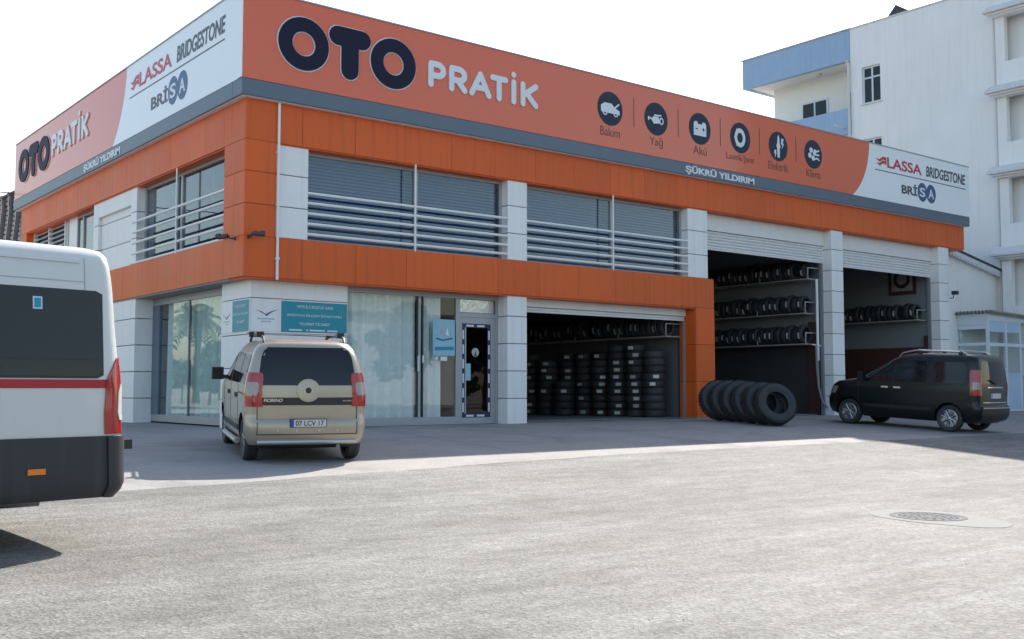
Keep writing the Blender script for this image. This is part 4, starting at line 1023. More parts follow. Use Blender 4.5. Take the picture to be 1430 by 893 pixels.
for (a, c, d, e_) in ((.40, .412, -.70, .70), (.40, .78, -.712, -.70), (.40, .78, .70, .712), (1.575, 1.583, -.56, .56)): S.patch('panel_gap', 'black', F, [(a, d, e_), (c, d, e_)] if c - a < .1 else [(a, d, e_), (c, d * 1.0, e_ * 1.0)], re, .003, 16 if e_ - d > .1 else 1, skirt=.002)
FRr = lambda y0, zz: re(y0, zz)
def rear_fr(shell, du):     # letters on the rear: u to the right when seen from behind = -y
    return lambda u, v, d: tuple(shell.rear(-u, v) + Vector((-1, 0, 0)) * (d + du))
pf = lambda u, v, d: (S.rear(0, .57).x - .012 - d, -u, v)
pl_ = obj('number_plate', MB().prism([(-.26, .50), (.26, .50), (.26, .615), (-.26, .615)], pf, -.03, .0), 'ink_black', F)
obj('plate_face', MB().prism([(-.25, .508), (.25, .508), (.25, .607), (-.25, .607)], pf, 0, .003), 'plate', pl_)
obj('plate_band', MB().prism([(-.25, .509), (-.205, .509), (-.205, .606), (-.25, .606)], pf, .003, .005), 'plate_blue', pl_)
obj('lettering', text_mesh('07 LCV 17', pf, -.18, .522, .40, .072, d=.003, thick=.002, off=.015), 'ink_black', pl_)
S.patch('number_plate_recess', 'champagne', F, [(.645, -.34, .34), (.66, -.36, .36), (.672, -.34, .34)], re, .016, 8)
lf = rear_fr(S, .007)
obj('lettering', text_mesh('FIORINO', lf, -.62, .845, .26, .045, d=0, thick=.003, off=.01, shear=.2), 'chrome', F)
obj('lettering', text_mesh('MULTIJET', lf, .50, .845, .13, .022, d=0, thick=.003), 'chrome', F)
bar = [S.rear(y, .30) + Vector((-.02, 0, 0)) for y in [-.70 + 1.40 * k / 20 for k in range(21)]]
obj('bumper_bar', MB().tube([tuple(q) for q in bar], .026, 8), 'silver_trim', F, 40)
for y in (-.42, -.16, .16, .42): S.patch('parking_sensor', 'silver_trim', F, [(.445, y - .012, y + .012), (.47, y - .012, y + .012)], re, .006, 2)
for sg in (-1, 1):
    sd_ = lambda x, zz, g=sg: S.side(x, zz, g)
    S.patch('side_window', 'car_glass', F, [(1.07, .42, 1.02), (1.10, .38, 1.05), (1.40, .40, 1.04), (1.48, .46, 1.0)], sd_, .005, 8)
    S.patch('side_window', 'car_glass', F, [(1.06, 1.12, 1.92), (1.10, 1.10, 1.93), (1.42, 1.10, 1.86), (1.49, 1.13, 1.80)], sd_, .005, 8)
    S.patch('side_window', 'car_glass', F, [(1.05, 2.0, 2.82), (1.10, 2.0, 2.72), (1.42, 1.96, 2.25), (1.49, 1.96, 2.12)], sd_, .005, 8)
    for x in (1.07, 1.96, 2.86): S.patch('door_gap', 'black', F, [(.40, x, x + .008), (1.04, x, x + .008)], sd_, .003, 1, skirt=.002)
    S.patch('sliding_rail', 'black', F, [(.93, .25, 1.05), (.95, .25, 1.05)], sd_, .006, 6)
    for x in (1.18, 2.10): S.patch('door_handle', 'black', F, [(.86, x, x + .16), (.92, x, x + .17)], sd_, .022, 4)
    S.patch('rub_strip', 'black', F, [(.40, 1.02, 2.74), (.47, 1.02, 2.74)], sd_, .012, 6)
    obj('running_board', MB().tube([(1.05, sg * .86, .24), (2.68, sg * .86, .24)], .042, 8), 'silver_trim', F, 40)
    rl = obj('roof_rail', MB().tube([(.42, sg * .58, 1.63), (.50, sg * .585, 1.715), (.75, sg * .59, 1.745), (1.60, sg * .59, 1.745), (1.82, sg * .585, 1.70), (1.92, sg * .58, 1.61)], .020, 8), 'black', F, 40)
    for x in (.72, 1.55): obj('rail_clamp', MB().box(x - .04, x + .04, sg * .59 - .04, sg * .59 + .06, 1.72, 1.80), 'black', rl)
    m_ = obj('door_mirror', MB().box(2.66, 2.80, sg * .90, sg * 1.08, 1.05, 1.24), 'black', F)
    obj('mirror_arm', MB().box(2.68, 2.76, sg * .82, sg * .92, 1.06, 1.12), 'black', m_)
    obj('mirror_glass', MB().box(2.652, 2.662, sg * .915, sg * 1.065, 1.065, 1.225), 'car_glass', m_)
    fr_ = lambda t, zz, g=sg: S.front(g * t, zz)
    S.patch('head_lamp', 'lamp_clear', F, [(.72, .42, .74), (.92, .40, .76)], fr_, .006, 6)
for x in (.72, 1.55): obj('roof_bar', MB().tube([(x, -.68, 1.775), (x, .68, 1.775)], .016, 8), 'alu', F, 40)
S.patch('windscreen', 'car_glass', F, [(1.12, -.62, .62), (1.45, -.55, .55), (1.55, -.48, .48)], lambda y, zz: S.front(y, zz), .005, 12)
obj('exhaust', MB().tube([(.10, -.45, .23), (.5, -.45, .24)], .03, 8), 'rim_dark', F)
obj('rear_axle', MB().tube([(.62, -.66, .30), (.62, .66, .30)], .05, 8), 'black', F)

# --- dark green van-type MPV
DOB = [(.22, 3.95, .22, .70, .5, .15), (.28, 4.10, .08, .80, .55, .18), (.38, 4.17, .01, .84, .6, .2), (.52, 4.20, .0, .858, .65, .2), (.62, 4.20, .0, .86, .65, .2), (.66, 4.18, .05, .86, .65, .18),
       (.95, 4.06, .06, .862, .6, .15), (1.04, 3.92, .065, .858, .6, .15), (1.10, 3.55, .07, .852, .5, .15), (1.16, 3.20, .075, .845, .45, .15), (1.40, 2.78, .10, .81, .4, .15), (1.60, 2.44, .125, .785, .35, .15),
       (1.69, 2.26, .145, .76, .33, .16), (1.755, 2.05, .18, .715, .33, .18), (1.79, 1.85, .25, .64, .33, .22), (1.805, 1.5, .42, .50, .3, .25), (1.81, 1.3, .7, .30, .25, .25)]
rw = (16.43, -6.15); hd = R(94)
fw = (rw[0] + 2.583 * math.cos(hd), rw[1] + 2.583 * math.sin(hd))
h, p, z = place(rw, fw, 2.583)
base = Vector((rw[0] - .81 * math.cos(hd), rw[1] - .81 * math.sin(hd), z - math.sin(-p) * .81))
D = vehicle('parked_minivan', 'dark green-black high-roof minivan parked in front of the right bay, seen side-on', 'minivan', base, h, p)
D.scale = (1.04, 1.04, 1.065)
S2 = Shell(DOB)
S2.body('body', 'dark_green', [(.78, .31), (3.363, .31)], .365, D)
for x in (.78, 3.363):
    for sg in (-1, 1): wheel(D, x, sg * .745, .31, .31, .195, 'rim', 8, sg)
re2 = S2.rear
S2.patch('rear_window', 'car_glass', D, [(1.12, -.66, .66), (1.16, -.69, .69), (1.56, -.63, .63), (1.64, -.58, .58)], re2, .005, 16)
for sg in (-1, 1):
    co = lambda t, zz, g=sg: S2.corner(t, zz, g)
    l = S2.patch('tail_lamp', 'lamp_red', D, [(.86, -.1, 1.1), (1.1, -.05, 1.15), (1.35, 0, 1.15), (1.44, .1, 1.0)], co, .012, 8)
    S2.patch('lamp_lens', 'lamp_clear', l, [(1.0, .15, .9), (1.16, .15, .9)], co, .017, 5)
    sd_ = lambda x, zz, g=sg: S2.side(x, zz, g)
    S2.patch('side_window', 'car_glass', D, [(1.12, .42, 1.28), (1.16, .38, 1.30), (1.50, .40, 1.29), (1.60, .48, 1.25)], sd_, .005, 8)
    S2.patch('side_window', 'car_glass', D, [(1.11, 1.38, 2.14), (1.16, 1.36, 2.15), (1.52, 1.36, 2.10), (1.61, 1.40, 2.05)], sd_, .005, 8)
    S2.patch('side_window', 'car_glass', D, [(1.10, 2.22, 3.06), (1.16, 2.22, 2.98), (1.52, 2.18, 2.42), (1.61, 2.18, 2.26)], sd_, .005, 8)
    for x in (1.32, 2.18, 3.10): S2.patch('door_gap', 'ink_black', D, [(.40, x, x + .008), (1.08, x, x + .008)], sd_, .003, 1, skirt=.002)
    S2.patch('sliding_rail', 'black', D, [(.98, .32, 1.30), (1.0, .32, 1.30)], sd_, .006, 6)
    for x in (1.98, 2.30): S2.patch('door_handle', 'chrome', D, [(.94, x, x + .18), (.975, x, x + .18)], sd_, .025, 4)
    S2.patch('rub_strip', 'black', D, [(.46, 1.20, 2.95), (.54, 1.20, 2.95)], sd_, .012, 6)
    rl = obj('roof_rail', MB().tube([(.40, sg * .62, 1.74), (.55, sg * .625, 1.835), (1.0, sg * .63, 1.85), (1.75, sg * .63, 1.85), (2.05, sg * .62, 1.79), (2.15, sg * .61, 1.70)], .018, 8), 'silver_trim', D, 40)
    for x in (.62, 1.62): obj('rail_foot', MB().box(x - .05, x + .05, sg * .63 - .02, sg * .63 + .02, 1.76, 1.84), 'black', rl)
    m_ = obj('door_mirror', MB().box(2.88, 3.02, sg * .90, sg * 1.07, 1.10, 1.30), 'dark_green', D)
    obj('mirror_arm', MB().box(2.90, 2.98, sg * .83, sg * .91, 1.11, 1.17), 'black', m_); obj('mirror_glass', MB().box(2.872, 2.882, sg * .91, sg * 1.06, 1.115, 1.285), 'car_glass', m_)
    S2.patch('head_lamp', 'lamp_clear', D, [(.74, .44, .80), (.92, .42, .82)], lambda t, zz, g=sg: S2.front(g * t, zz), .006, 6)
for x in (.62, 1.62): obj('roof_bar', MB().tube([(x, -.70, 1.87), (x, .70, 1.87)], .018, 8), 'silver_trim', D, 40)
S2.patch('windscreen', 'car_glass', D, [(1.17, -.62, .62), (1.55, -.56, .56), (1.66, -.48, .48)], lambda y, zz: S2.front(y, zz), .005, 12)
S2.patch('tailgate_trim', 'chrome', D, [(1.04, -.40, .40), (1.062, -.40, .40)], re2, .012, 10); S2.patch('tailgate_trim', 'chrome', D, [(.70, -.62, .62), (.715, -.62, .62)], re2, .010, 10)
S2.patch('rear_bumper', 'black', D, [(.30, -.70, .70), (.46, -.74, .74), (.60, -.74, .74)], re2, .015, 12)
S2.patch('bumper_trim', 'silver_trim', D, [(.575, -.70, .70), (.60, -.70, .70)], re2, .020, 12)
pf2 = lambda u, v, d: (S2.rear(0, .85).x - .012 - d, -u, v)
pl_ = obj('number_plate', MB().prism([(-.26, .80), (.26, .80), (.26, .915), (-.26, .915)], pf2, -.03, 0), 'plate', D)
obj('plate_band', MB().prism([(-.25, .805), (-.205, .805), (-.205, .91), (-.25, .91)], pf2, 0, .003), 'plate_blue', pl_)
obj('rear_wiper', MB().tube([tuple(S2.rear(0, 1.13) + Vector((-.03, 0, 0))), tuple(S2.rear(.35, 1.22) + Vector((-.03, 0, 0)))], .012, 6), 'black', D)
obj('rear_axle', MB().tube([(.78, -.66, .30), (.78, .66, .30)], .05, 8), 'black', D)

# --- white minibus at the left edge
VAN = [(.40, 5.75, .10, .96, .5, .12), (.44, 5.90, .03, .99, .6, .14), (.52, 5.96, .0, 1.01, .65, .15), (.90, 5.99, .01, 1.022, .7, .16), (1.10, 5.93, .035, 1.025, .7, .14), (1.25, 5.65, .04, 1.024, .65, .13), (1.35, 5.30, .045, 1.022, .55, .13), (1.50, 5.05, .055, 1.012, .5, .13),
       (1.80, 4.72, .075, .985, .45, .13), (2.10, 4.42, .095, .96, .4, .12), (2.22, 4.25, .11, .95, .35, .11), (2.31, 4.12, .122, .94, .33, .11), (2.385, 3.9, .14, .925, .33, .11), (2.435, 3.7, .17, .89, .33, .12), (2.46, 3.4, .22, .83, .33, .15), (2.472, 3.0, .36, .68, .3, .2)]
hd = R(190)       # nose to the left, almost along the street
near = Vector((-5.93, -11.0)); hv = Vector((math.cos(hd), math.sin(hd))); lv_ = Vector((-math.sin(hd), math.cos(hd)))   # near side = the van's left
cen = near - lv_ * .98
zv = -.44
V = vehicle('white_minibus', 'white minibus with red stripe and dark lower body at the left edge', 'minibus', (cen.x, cen.y, zv), hd, 0)
S3 = Shell(VAN, .03, .15)
S3.body('body', 'van_white', [(1.55, .36), (4.85, .36)], .41, V, yin=.6)
for x in (1.55, 4.85):
    for sg in (-1, 1): wheel(V, x, sg * .86, .35, .35, .22, 'rim_dark', 6, sg)
for sg in (-1, 1):
    sd_ = lambda x, zz, g=sg: S3.side(x, zz, g); co = lambda t, zz, g=sg: S3.corner(t, zz, g)
    for (x0, x1) in ((.27, 1.62), (1.74, 2.98), (3.10, 4.20)):
        wnd = S3.patch('side_window', 'car_glass', V, [(1.392, x0 + .06, x1 - .06), (1.405, x0 + .02, x1 - .02), (1.43, x0, x1), (2.035, x0, x1), (2.065, x0 + .02, x1 - .02), (2.08, x0 + .06, x1 - .06)], sd_, .006, 8)
        S3.patch('window_seal', 'black', wnd, [(1.374, x0 + .04, x1 - .04), (1.40, x0 - .015, x1 + .015), (2.07, x0 - .015, x1 + .015), (2.096, x0 + .04, x1 - .04)], sd_, .003, 8)
        S3.patch('window_divider', 'black', wnd, [(1.525, x0 + .01, x1 - .01), (1.533, x0 + .01, x1 - .01)], sd_, .009, 6, skirt=.002)
        if x0 < 1 and sg == 1:
            st = S3.patch('sticker', 'pvc_blue', wnd, [(1.92, .76, .835), (2.02, .76, .835)], sd_, .009, 2, skirt=.002); S3.patch('sticker_print', 'teal', st, [(1.932, .772, .823), (2.008, .772, .823)], sd_, .011, 2, skirt=.002)
    S3.patch('side_window', 'car_glass', V, [(1.42, 4.36, 5.05), (1.55, 4.36, 4.90), (2.0, 4.36, 4.48)], sd_, .006, 6)
    S3.patch('stripe', 'red', V, [(1.295, .19, 5.0), (1.365, .19, 5.0)], sd_, .004, 40, skirt=.002)
    for (x0, x1) in ((.16, 1.12), (1.98, 4.40)): S3.patch('lower_cladding', 'cladding', V, [(.41, x0 + .02, x1), (.45, x0, x1), (.90, x0, x1), (.905, x0, x1)], sd_, .012, 20)
    S3.patch('lower_cladding', 'cladding', V, [(.78, 1.10, 2.0), (.905, 1.10, 2.0)], sd_, .012, 20)
    S3.patch('bumper_corner', 'cladding', V, [(.42, -.3, 1.05), (.52, -.4, 1.1), (.80, -.4, 1.1), (.90, -.35, 1.1)], co, .03, 10)
    l = S3.patch('tail_lamp', 'lamp_red', V, [(.92, .05, 1.18), (1.10, .0, 1.22), (1.34, .0, 1.2), (1.42, .05, 1.0), (1.50, .2, .75), (1.55, .3, .55)], co, .014, 10)
    S3.patch('lamp_lens', 'lamp_white', l, [(1.03, .15, .62), (1.10, .1, .7), (1.26, .1, .68), (1.33, .2, .5)], co, .02, 6)
    S3.patch('side_marker', 'amber', V, [(.62, .72, .86), (.665, .72, .86)], sd_, .022, 3)
    S3.patch('panel_gap', 'alu', V, [(2.16, .40, 4.2), (2.168, .40, 4.2)], sd_, .003, 30, skirt=.002)
    S3.patch('panel_gap', 'alu', V, [(2.10, .40, .407), (2.36, .40, .407)], sd_, .003, 1, skirt=.002)
    S3.patch('panel_gap', 'alu', V, [(.92, 1.68, 1.687), (2.15, 1.68, 1.687)], sd_, .003, 1, skirt=.002)
    S3.patch('roof_gutter', 'van_white', V, [(2.315, .45, 4.0), (2.335, .45, 4.0)], sd_, .014, 20)
    m_ = obj('door_mirror', MB().box(4.95, 5.12, sg * 1.08, sg * 1.30, 1.35, 1.75), 'black', V); obj('mirror_arm', MB().box(5.0, 5.06, sg * .98, sg * 1.10, 1.40, 1.47), 'black', m_)
    S3.patch('head_lamp', 'lamp_clear', V, [(.95, .50, .88), (1.18, .48, .90)], lambda t, zz, g=sg: S3.front(g * t, zz), .006, 6)
    obj('mud_flap', MB().box(1.14, 1.17, sg * .72, sg * .96, .26, .46), 'black', V)
S3.patch('rear_window', 'car_glass', V, [(1.42, -.78, -.08), (2.0, -.72, -.08)], S3.rear, .006, 8); S3.patch('rear_window', 'car_glass', V, [(1.42, .08, .78), (2.0, .08, .72)], S3.rear, .006, 8)
S3.patch('windscreen', 'car_glass', V, [(1.40, -.76, .76), (2.0, -.70, .70)], lambda y, zz: S3.front(y, zz), .006, 12)
S3.patch('rear_bumper', 'cladding', V, [(.42, -.86, .86), (.88, -.86, .86)], S3.rear, .03, 10)
obj('bumper_step', MB().box(-.10, .02, -.7, .86, .78, .86), 'black', V)
obj('underbody', MB().box(1.5, 5.2, -.7, .7, .24, .42), 'black', V)
obj('exhaust', MB().tube([(.55, .55, .36), (1.0, .5, .36)], .035, 8), 'rim_dark', V)

# ------------------------------------------------------------------ apartment block on the right
AP = thing('apartment_block', 'tall white apartment block with blue balcony bands behind the shop', 'building', (38, 5, 0))
def wall_x(name, x, th, y0, y1, z0, z1, holes, mat, parent):
    """wall in the plane X = x (outer face), with rectangular openings (ya, yb, za, zb)"""
    ys_ = sorted({y0, y1, *[h[0] for h in holes], *[h[1] for h in holes]}); zs_ = sorted({z0, z1, *[h[2] for h in holes], *[h[3] for h in holes]})
    ny, nz = len(ys_) - 1, len(zs_) - 1; solid = {}
    for i in range(ny):
        for j in range(nz):
            cy, cz = (ys_[i] + ys_[i + 1]) / 2, (zs_[j] + zs_[j + 1]) / 2
            solid[i, j] = not any(h[0] < cy < h[1] and h[2] < cz < h[3] for h in holes)
    mb = MB()
    for (i, j), s in solid.items():
        if not s: continue
        a, b, c, d = ys_[i], ys_[i + 1], zs_[j], zs_[j + 1]; X0, X1 = x, x + th
        mb.quad((X0, a, c), (X0, a, d), (X0, b, d), (X0, b, c)); mb.quad((X1, a, c), (X1, b, c), (X1, b, d), (X1, a, d))
        if not solid.get((i - 1, j)): mb.quad((X0, a, c), (X1, a, c), (X1, a, d), (X0, a, d))
        if not solid.get((i + 1, j)): mb.quad((X0, b, c), (X0, b, d), (X1, b, d), (X1, b, c))
        if not solid.get((i, j - 1)): mb.quad((X0, a, c), (X0, b, c), (X1, b, c), (X1, a, c))
        if not solid.get((i, j + 1)): mb.quad((X0, a, d), (X1, a, d), (X1, b, d), (X0, b, d))
    me = mb.mesh(name, M[mat], fix=False); return link(name, me, parent)
fl = [13.42, 10.19, 6.96, 3.73]
holes = [(5.76, 6.68, z, z + 1.65) for z in fl]
wall_x('side_wall', 32, .3, .5, 7.25, 0, 16.95, holes, 'apt_white', AP)
for z in fl:
    w = bx('window', 32.10, 32.16, 5.76, 6.68, z, z + .07, 'pvc', AP)
    for (a, b, c, d) in ((5.76, 6.68, z + 1.58, z + 1.65), (5.83, 6.61, z + 1.12, z + 1.19), (5.76, 5.83, z + .07, z + 1.58), (6.61, 6.68, z + .07, z + 1.58), (6.18, 6.26, z + .07, z + 1.58)): bx('frame_bar', 32.096 if b - a < .2 else 32.10, 32.16, a, b, c, d, 'pvc', w)
    for (a, b) in ((5.83, 6.18), (6.26, 6.61)):
        bx('pane', 32.12, 32.135, a, b, z + .07, z + 1.12, 'car_glass', w); bx('pane', 32.12, 32.135, a, b, z + 1.19, z + 1.58, 'car_glass', w)
    bx('sill', 31.93, 32.1, 5.70, 6.74, z - .06, z - .005, 'apt_trim', w)
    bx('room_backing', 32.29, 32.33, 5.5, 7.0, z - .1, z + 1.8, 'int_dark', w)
bx('core', 33.41, 44, -14, 12.55, 0, 16.9, 'apt_cream', AP)
bx('core', 32.35, 33.40, -14, 7.15, 0, 16.9, 'apt_white', AP)
bx('roof_parapet', 31.96, 32.32, -3.6, 7.27, 16.952, 17.02, 'apt_trim', AP)
obj('roof_vent', MB().prism([(4.35, 17.03), (5.35, 17.03), (4.95, 17.45)], lambda u, v, d: (32.0 + d, u, v), 0, .8), 'dark_roof', AP)
# balconies at the far end
bs = bx('balcony_roof_band', 31.97, 32.2, 7.26, 13.32, 15.55, 16.97, 'apt_blue', AP)
bx('band_return', 32.2, 40, 13.12, 13.32, 15.55, 16.97, 'apt_blue', bs); bx('balcony_soffit', 32.2, 40, 7.26, 13.12, 15.60, 15.75, 'apt_cream', bs)
bx('roof_sheet', 31.9, 40.2, 7.2, 13.4, 16.975, 17.02, 'apt_trim', bs)
obj('ceiling_lamp', MB().tube([(32.8, 9.5, 15.48), (32.8, 9.5, 15.6)], .14, 12), 'apt_trim', bs)
for z in (12.25, 9.0, 5.8):
    b = bx('balcony_parapet', 31.97, 32.15, 7.26, 12.6, z, z + 1.15, 'apt_blue', AP); bx('balcony_slab', 32.15, 33.41, 7.26, 12.6, z, z + .18, 'apt_cream', b)
    bx('parapet_return', 32.15, 33.41, 12.42, 12.6, z + .18, z + 1.15, 'apt_blue', b)
for z in (12.43, 9.18):
    w = bx('balcony_window', 33.36, 33.405, 9.4, 10.9, z + .75, z + 2.15, 'pvc', AP)
    for a, b in ((9.5, 10.1), (10.2, 10.8)): bx('pane', 33.345, 33.36, a, b, z + .85, z + 2.05, 'car_glass', w)
    w = bx('balcony_door', 33.36, 33.405, 7.6, 8.3, z, z + 2.2, 'pvc', AP); bx('pane', 33.345, 33.36, 7.7, 8.2, z + .2, z + 2.1, 'car_glass', w)
obj('drain_pipe', MB().tube([(31.93, 7.3, 0), (31.93, 7.3, 15.3), (31.8, 7.3, 15.5)], .06, 8), 'apt_trim', AP, 40)
obj('drain_pipe', MB().tube([(31.92, .62, 0), (31.92, .62, 15.6)], .05, 8), 'apt_trim', AP, 40)
obj('spout', MB().tube([(31.3, 7.6, 12.55), (32.0, 7.6, 12.5)], .05, 8), 'apt_trim', AP)
# projecting bay with pitched hoods
hz = [15.72, 12.5, 9.28, 6.06]
wall_x('bay_wall', 31.75, .25, -3.6, .49, 0, 16.95, [(-2.9, .12, z - 2.0, z - .18) for z in hz], 'apt_white', AP)
for z in hz:
    hd_ = obj('hood', MB().prism([(31.76, z + .34), (31.22, z + .02), (31.22, z - .06), (31.76, z - .02)], lambda u, v, d: (u, d, v), -3.9, .74), 'apt_trim', AP)
    bx('hood_moulding', 31.36, 31.75, -3.75, .62, z - .13, z - .055, 'apt_white', hd_); bx('hood_moulding', 31.52, 31.75, -3.68, .54, z - .19, z - .13, 'apt_white', hd_)
    bx('bay_recess', 33.0, 33.05, -3.4, .4, z - 2.3, z, 'apt_white', AP); bx('bay_floor', 32.0, 33.0, -3.4, .4, z - 2.15, z - 2.02, 'apt_white', AP)
    w = bx('bay_window', 32.95, 32.998, -2.4, -.3, z - 1.9, z - .3, 'pvc', AP); bx('pane', 32.935, 32.95, -2.3, -.4, z - 1.8, z - .4, 'car_glass', w)
bx('bay_core', 33.06, 33.40, -3.6, .49, 0, 16.9, 'apt_white', AP)
bx('bay_parapet', 31.70, 32.3, -14, .48, 16.952, 17.03, 'apt_trim', AP)
bx('street_wall', 32.0, 32.3, -14, -3.61, 0, 16.95, 'apt_white', AP)

# lean-to between shop and apartments
LT = thing('lean_to_annex', 'white lean-to wall with a sloping scalloped eave between shop and apartments', 'building', (30, .8, 0))
FA = lambda u, v, d: (u, .8 - d, v)
obj('wall', MB().prism([(27.35, 0), (31.93, 0), (31.93, 5.30), (28.24, 5.92), (27.35, 6.05)], FA, -.2, 0), 'apt_white', LT)
obj('roof', MB().prism([(27.3, 6.20), (32.2, 5.40), (32.2, 5.48), (27.3, 6.28)], FA, -4, .25), 'dark_roof', LT)
tr = obj('eave_board', MB().prism([(27.3, 6.03), (32.15, 5.24), (32.15, 5.40), (27.3, 6.19)], FA, .0, .22), 'pvc', LT)
for k in range(24):
    u = 27.6 + k * .19; v = 6.03 - (u - 27.3) * .163
    obj('scallop', MB().prism([(u - .07, v + .01), (u - .045, v - .075), (u, v - .10), (u + .045, v - .075), (u + .07, v + .01)], FA, .19, .215), 'pvc', tr)
# PVC kiosk
KI = thing('kiosk', 'pale blue and white glazed kiosk with corrugated roof right of the shop', 'kiosk', (30.4, .2, 0))
bx('corner_post', 28.83, 28.93, -.40, -.30, 0, 3.62, 'pvc', KI)
FK = lambda u, v, d: (u, -.40 - d, v)
for (a, b, z0, z1, m_) in ((28.93, 31.7, 3.35, 3.62, 'pvc'), (28.93, 31.7, 2.42, 2.55, 'pvc'), (28.93, 31.7, 1.35, 1.45, 'pvc_blue'), (28.93, 31.7, .0, .1, 'pvc')): bx('frame_bar', a, b, -.39, -.31, z0, z1, m_, KI)
for x in (30.12, 31.2): bx('frame_bar', x, x + .1, -.395, -.30, .1, 3.35, 'pvc', KI)
for a, b in ((28.93, 30.12), (30.22, 31.2)):
    bx('panel', a, b, -.37, -.34, 2.95, 3.35, 'pvc_blue', KI); bx('pane', a, b, -.36, -.35, 2.55, 2.95, 'glass_low', KI); bx('pane', a, b, -.36, -.35, 1.45, 2.42, 'glass_low', KI); bx('panel', a, b, -.37, -.34, .1, 1.35, 'pvc_blue', KI)
for (z0, z1, m_) in ((3.05, 3.62, 'pvc'), (2.45, 2.55, 'pvc'), (.0, 1.45, 'pvc'), (1.45, 1.55, 'pvc')): bx('side_panel', 28.84, 28.90, -.30, .79, z0, z1, m_, KI)
bx('panel_groove', 28.835, 28.84, -.30, .79, 3.2, 3.21, 'alu', KI)
bx('side_pane', 28.86, 28.875, -.30, .79, 2.55, 3.05, 'glass_low', KI); bx('side_pane', 28.86, 28.875, -.30, .79, 1.55, 2.45, 'glass_low', KI)
bx('kiosk_back', 28.95, 31.7, .70, .78, 0, 3.6, 'curtain', KI); bx('kiosk_floor', 28.95, 31.7, -.3, .7, .023, .06, 'lot', KI)
mb = MB(); nn = 64
for k in range(nn + 1):
    y = -.62 + 1.42 * k / nn; w_ = .055 * math.sin(k / nn * 1.42 / .145 * 2 * math.pi / 1.0 * 1.0)
    for x in (28.66, 31.9): mb.v.append((x, y, 3.68 - (x - 28.66) * .03 + w_)); mb.v.append((x, y, 3.665 - (x - 28.66) * .03 + w_))
for k in range(nn):
    a = 4 * k; mb.f += [(a, a + 2, a + 6, a + 4), (a + 1, a + 5, a + 7, a + 3), (a, a + 4, a + 5, a + 1), (a + 2, a + 3, a + 7, a + 6)]
obj('corrugated_roof', mb, 'corr', KI, 60)

# ------------------------------------------------------------------ background left, street side behind the viewer
OH = thing('old_house', 'old house with dark tiled roof beyond the far left corner', 'house', (-1.5, 31, 0))
bx('wall', -3.2, 11.4, 29.6, 39.4, -.1, 5.2, 'house_wall', OH)
E0, E1, E2, E3 = Vector((-4, 28.8, 4.9)), Vector((12.2, 28.8, 4.9)), Vector((12.2, 40.2, 4.9)), Vector((-4, 40.2, 4.9)); RA, RB = Vector((4.2, 34.5, 10.6)), Vector((8, 34.5, 10.6))
m_ = MB(); m_.v = [tuple(q) for q in (E0, E1, E2, E3, RA, RB)]; m_.f = [(0, 1, 5, 4), (1, 2, 5), (2, 3, 4, 5), (3, 0, 4), (3, 2, 1, 0)]
rf = obj('roof', m_, 'tile', OH)
mb = MB(); n = 22
for (A, B, P, Q) in ((E0, E1, RA, RB), (E3, E0, RA, RA)):
    for k in range(n):
        t0, t1 = k / n, (k + 1.15) / n; a0, b0 = A.lerp(P, t0), B.lerp(Q, t0); L = (b0 - a0).length; q = max(1, int(L / .3)); up = (A.lerp(P, min(1, t1)) - A.lerp(P, t0)); nn_ = (B - A).cross(P - A).normalized()
        if nn_.z < 0: nn_ = -nn_
        for j in range(q):
            c = a0.lerp(b0, (j + .5) / q) + nn_ * .05; mid = A.lerp(B, .5).lerp(P.lerp(Q, .5), t0); dr_ = (P.lerp(Q, .5) - A.lerp(B, .5)) * (1.15 / n)
            mb.tube([c, c + dr_ - nn_ * .02], [.075, .06], 5, False)
tag(obj('roof_tile', mb, 'tile', rf), None, None, kind='stuff')
t = thing('overhead_wire', 'thin overhead wire crossing the sky at the far left', 'wire', (-6, 24, 0))
obj('cable', MB().tube([(-30, 24, 9.2), (-12, 24.0, 8.55), (-3, 24, 8.4), (2, 24, 8.42)], .02, 6), 'ink_black', t); obj('wire_pole', MB().tube([(-30, 24, 0), (-30, 24, 9.4)], .14, 10), 'bark', t)
def crown_mesh(seed, n, rx, rz, zc, leaf=.28, mat='leaf'):
    r = random.Random(seed); cl = [(Vector((r.gauss(0, .45) * rx, r.gauss(0, .45) * rx, zc + r.gauss(0, .42) * rz)), r.uniform(.35, .75) * rx * .6) for _ in range(22)]; mb = MB()
    for k in range(n):
        c, s = r.choice(cl); d = Vector((r.gauss(0, 1), r.gauss(0, 1), r.gauss(0, 1))).normalized() * s * r.uniform(.5, 1.05); p = c + Vector((d.x, d.y, d.z * .75))
        a = Vector((r.gauss(0, 1), r.gauss(0, 1), r.gauss(0, .6))).normalized(); b = a.orthogonal().normalized(); b = (b + a.cross(b) * r.uniform(-1, 1)).normalized(); l = leaf * r.uniform(.6, 1.2)
        mb.quad(p - a * l, p + b * l * .5, p + a * l, p - b * l * .5)
    return mb.mesh('crown', M[mat], fix=False)
CR = [crown_mesh(s, 3200, 2.6, 2.0, 4.6, .30, m_) for s, m_ in ((1, 'leaf'), (2, 'leaf_dark'), (3, 'leaf'))]
mb = MB(); mb.tube([(0, 0, 0), (.05, .03, 1.5), (.0, .1, 2.6), (.1, .1, 4.4)], [.22, .17, .14, .05], 9)
for k in range(6):
    a = k * 1.05; mb.tube([(0, .06, 2.0 + .2 * k), (.7 * math.cos(a), .7 * math.sin(a), 3.2 + .2 * k), (1.6 * math.cos(a), 1.6 * math.sin(a), 4.2 + .15 * k)], [.09, .06, .02], 6)
TR = mb.mesh('trunk', M['bark'], 60)
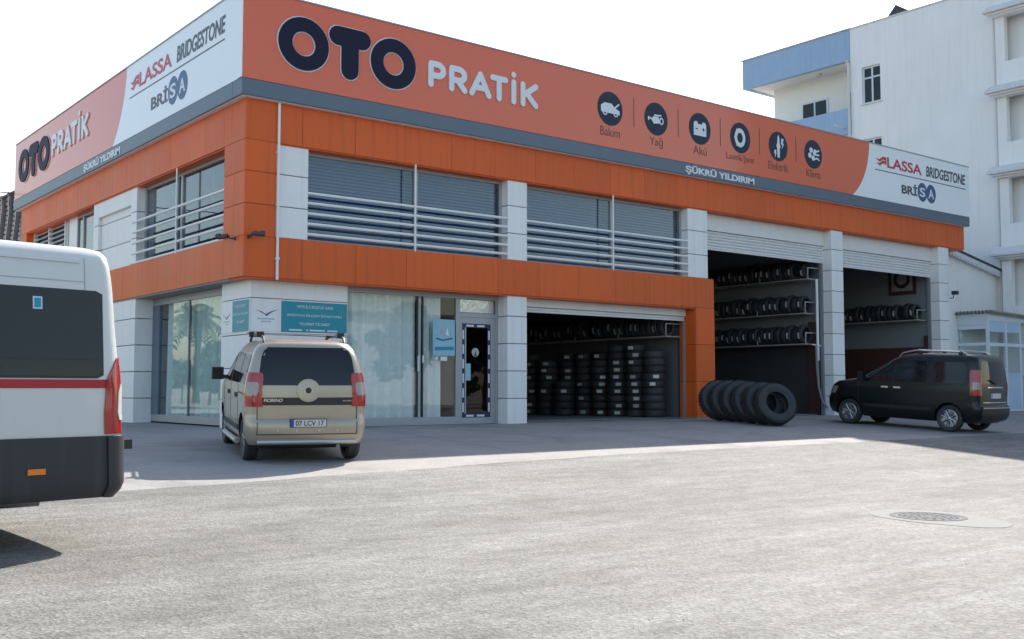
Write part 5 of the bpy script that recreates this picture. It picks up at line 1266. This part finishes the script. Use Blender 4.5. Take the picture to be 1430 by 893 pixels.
tl = [(-13.2, 40, .36), (-17.5, 44, .50), (-15.5, 50, .44), (-21, 53, .58), (-19, 60, .56), (-26, 62, .7), (-12, 33, .28), (-23, 47, .55), (16, -58, 1.5), (27, -50, 1.3), (43, -48, 1.35), (34, -44, 1.1), (54, -52, 1.4), (70, -66, 1.7), (-2, -60, 1.5), (-22, -52, 1.5), (-40, -40, 1.4)]  # unseen trees across the street, some added to darken the door glass reflection
sides = ['left of the shop, first from the street', 'left of the shop, second from the street']
for i, (x, y, s) in enumerate(tl):
    t = thing('street_tree', ('bushy green tree mirrored in the side shop window, off to the left' if i < 8 else 'bushy green tree across the street, unseen, there for the front glass reflections'), 'tree', (x, y, zg(x, clamp(y, -40, 0))), rt.uniform(0, 6), 'trees left of the shop' if i < 8 else 'trees across the street')
    t.scale = (s, s, s * rt.uniform(.9, 1.15))
    for nm, me in (('trunk', TR), ('crown', CR[i % 3])):
        o = bpy.data.objects.new(nm, me); COL.objects.link(o); o.parent = t
# palm reflected in the side window
t = thing('palm_tree', 'tall palm mirrored in the side shop window', 'tree', (-14.2, 40.5, 0))
obj('trunk', MB().tube([(-14.2, 40.5, 0), (-14.3, 40.5, 3), (-14.2, 40.6, 5.2)], [.25, .18, .16], 10), 'bark', t)
mb = MB()
for k in range(26):
    a = k * 2.4; e = R(70 - 100 * (k / 26)); L = 1.9
    pts = [Vector((-14.2, 40.6, 5.2)) + Vector((math.cos(a) * math.cos(e), math.sin(a) * math.cos(e), math.sin(e))) * L * q + Vector((0, 0, -1.1 * q * q)) for q in (0, .25, .5, .75, 1)]
    sd_ = Vector((-math.sin(a), math.cos(a), 0))
    for p, q in zip(pts, pts[1:]):
        for m2 in (-1, 1):
            for f in (0, .33, .66):
                b = p + (q - p) * f; mb.quad(b, b + (q - p) * .2, b + (q - p) * .5 + sd_ * m2 * .5 + Vector((0, 0, -.15)), b + (q - p) * .35 + sd_ * m2 * .5 + Vector((0, 0, -.15)))
obj('crown', mb, 'leaf_dark', t)
# houses across the street
for i, (x, y, w, hh, m_) in enumerate(((8, -66, 12, 7, 'house_wall'), (46, -74, 18, 8, 'apt_trim'), (80, -58, 14, 8, 'house_wall'))):
    b = thing('street_house', ('cream rendered house across the street, seen only in reflections', 'taller cream block across the street, seen only in reflections', 'cream house far down the street, seen only in reflections')[i], 'house', (x, y, -.8))
    bx('wall', x - w / 2, x + w / 2, y - 5, y + 5, -.8, hh, m_, b); bx('roof', x - w / 2 - .5, x + w / 2 + .5, y - 5.5, y + 5.5, hh, hh + .35, 'tile', b)
    for k in range(int(w / 3)):
        for zz in ((1.0, 4.2) if i != 1 else ()): bx('window', x - w / 2 + 1 + k * 3, x - w / 2 + 2.3 + k * 3, y + 5.0, y + 5.05, zz, zz + 1.5, 'car_glass', b)
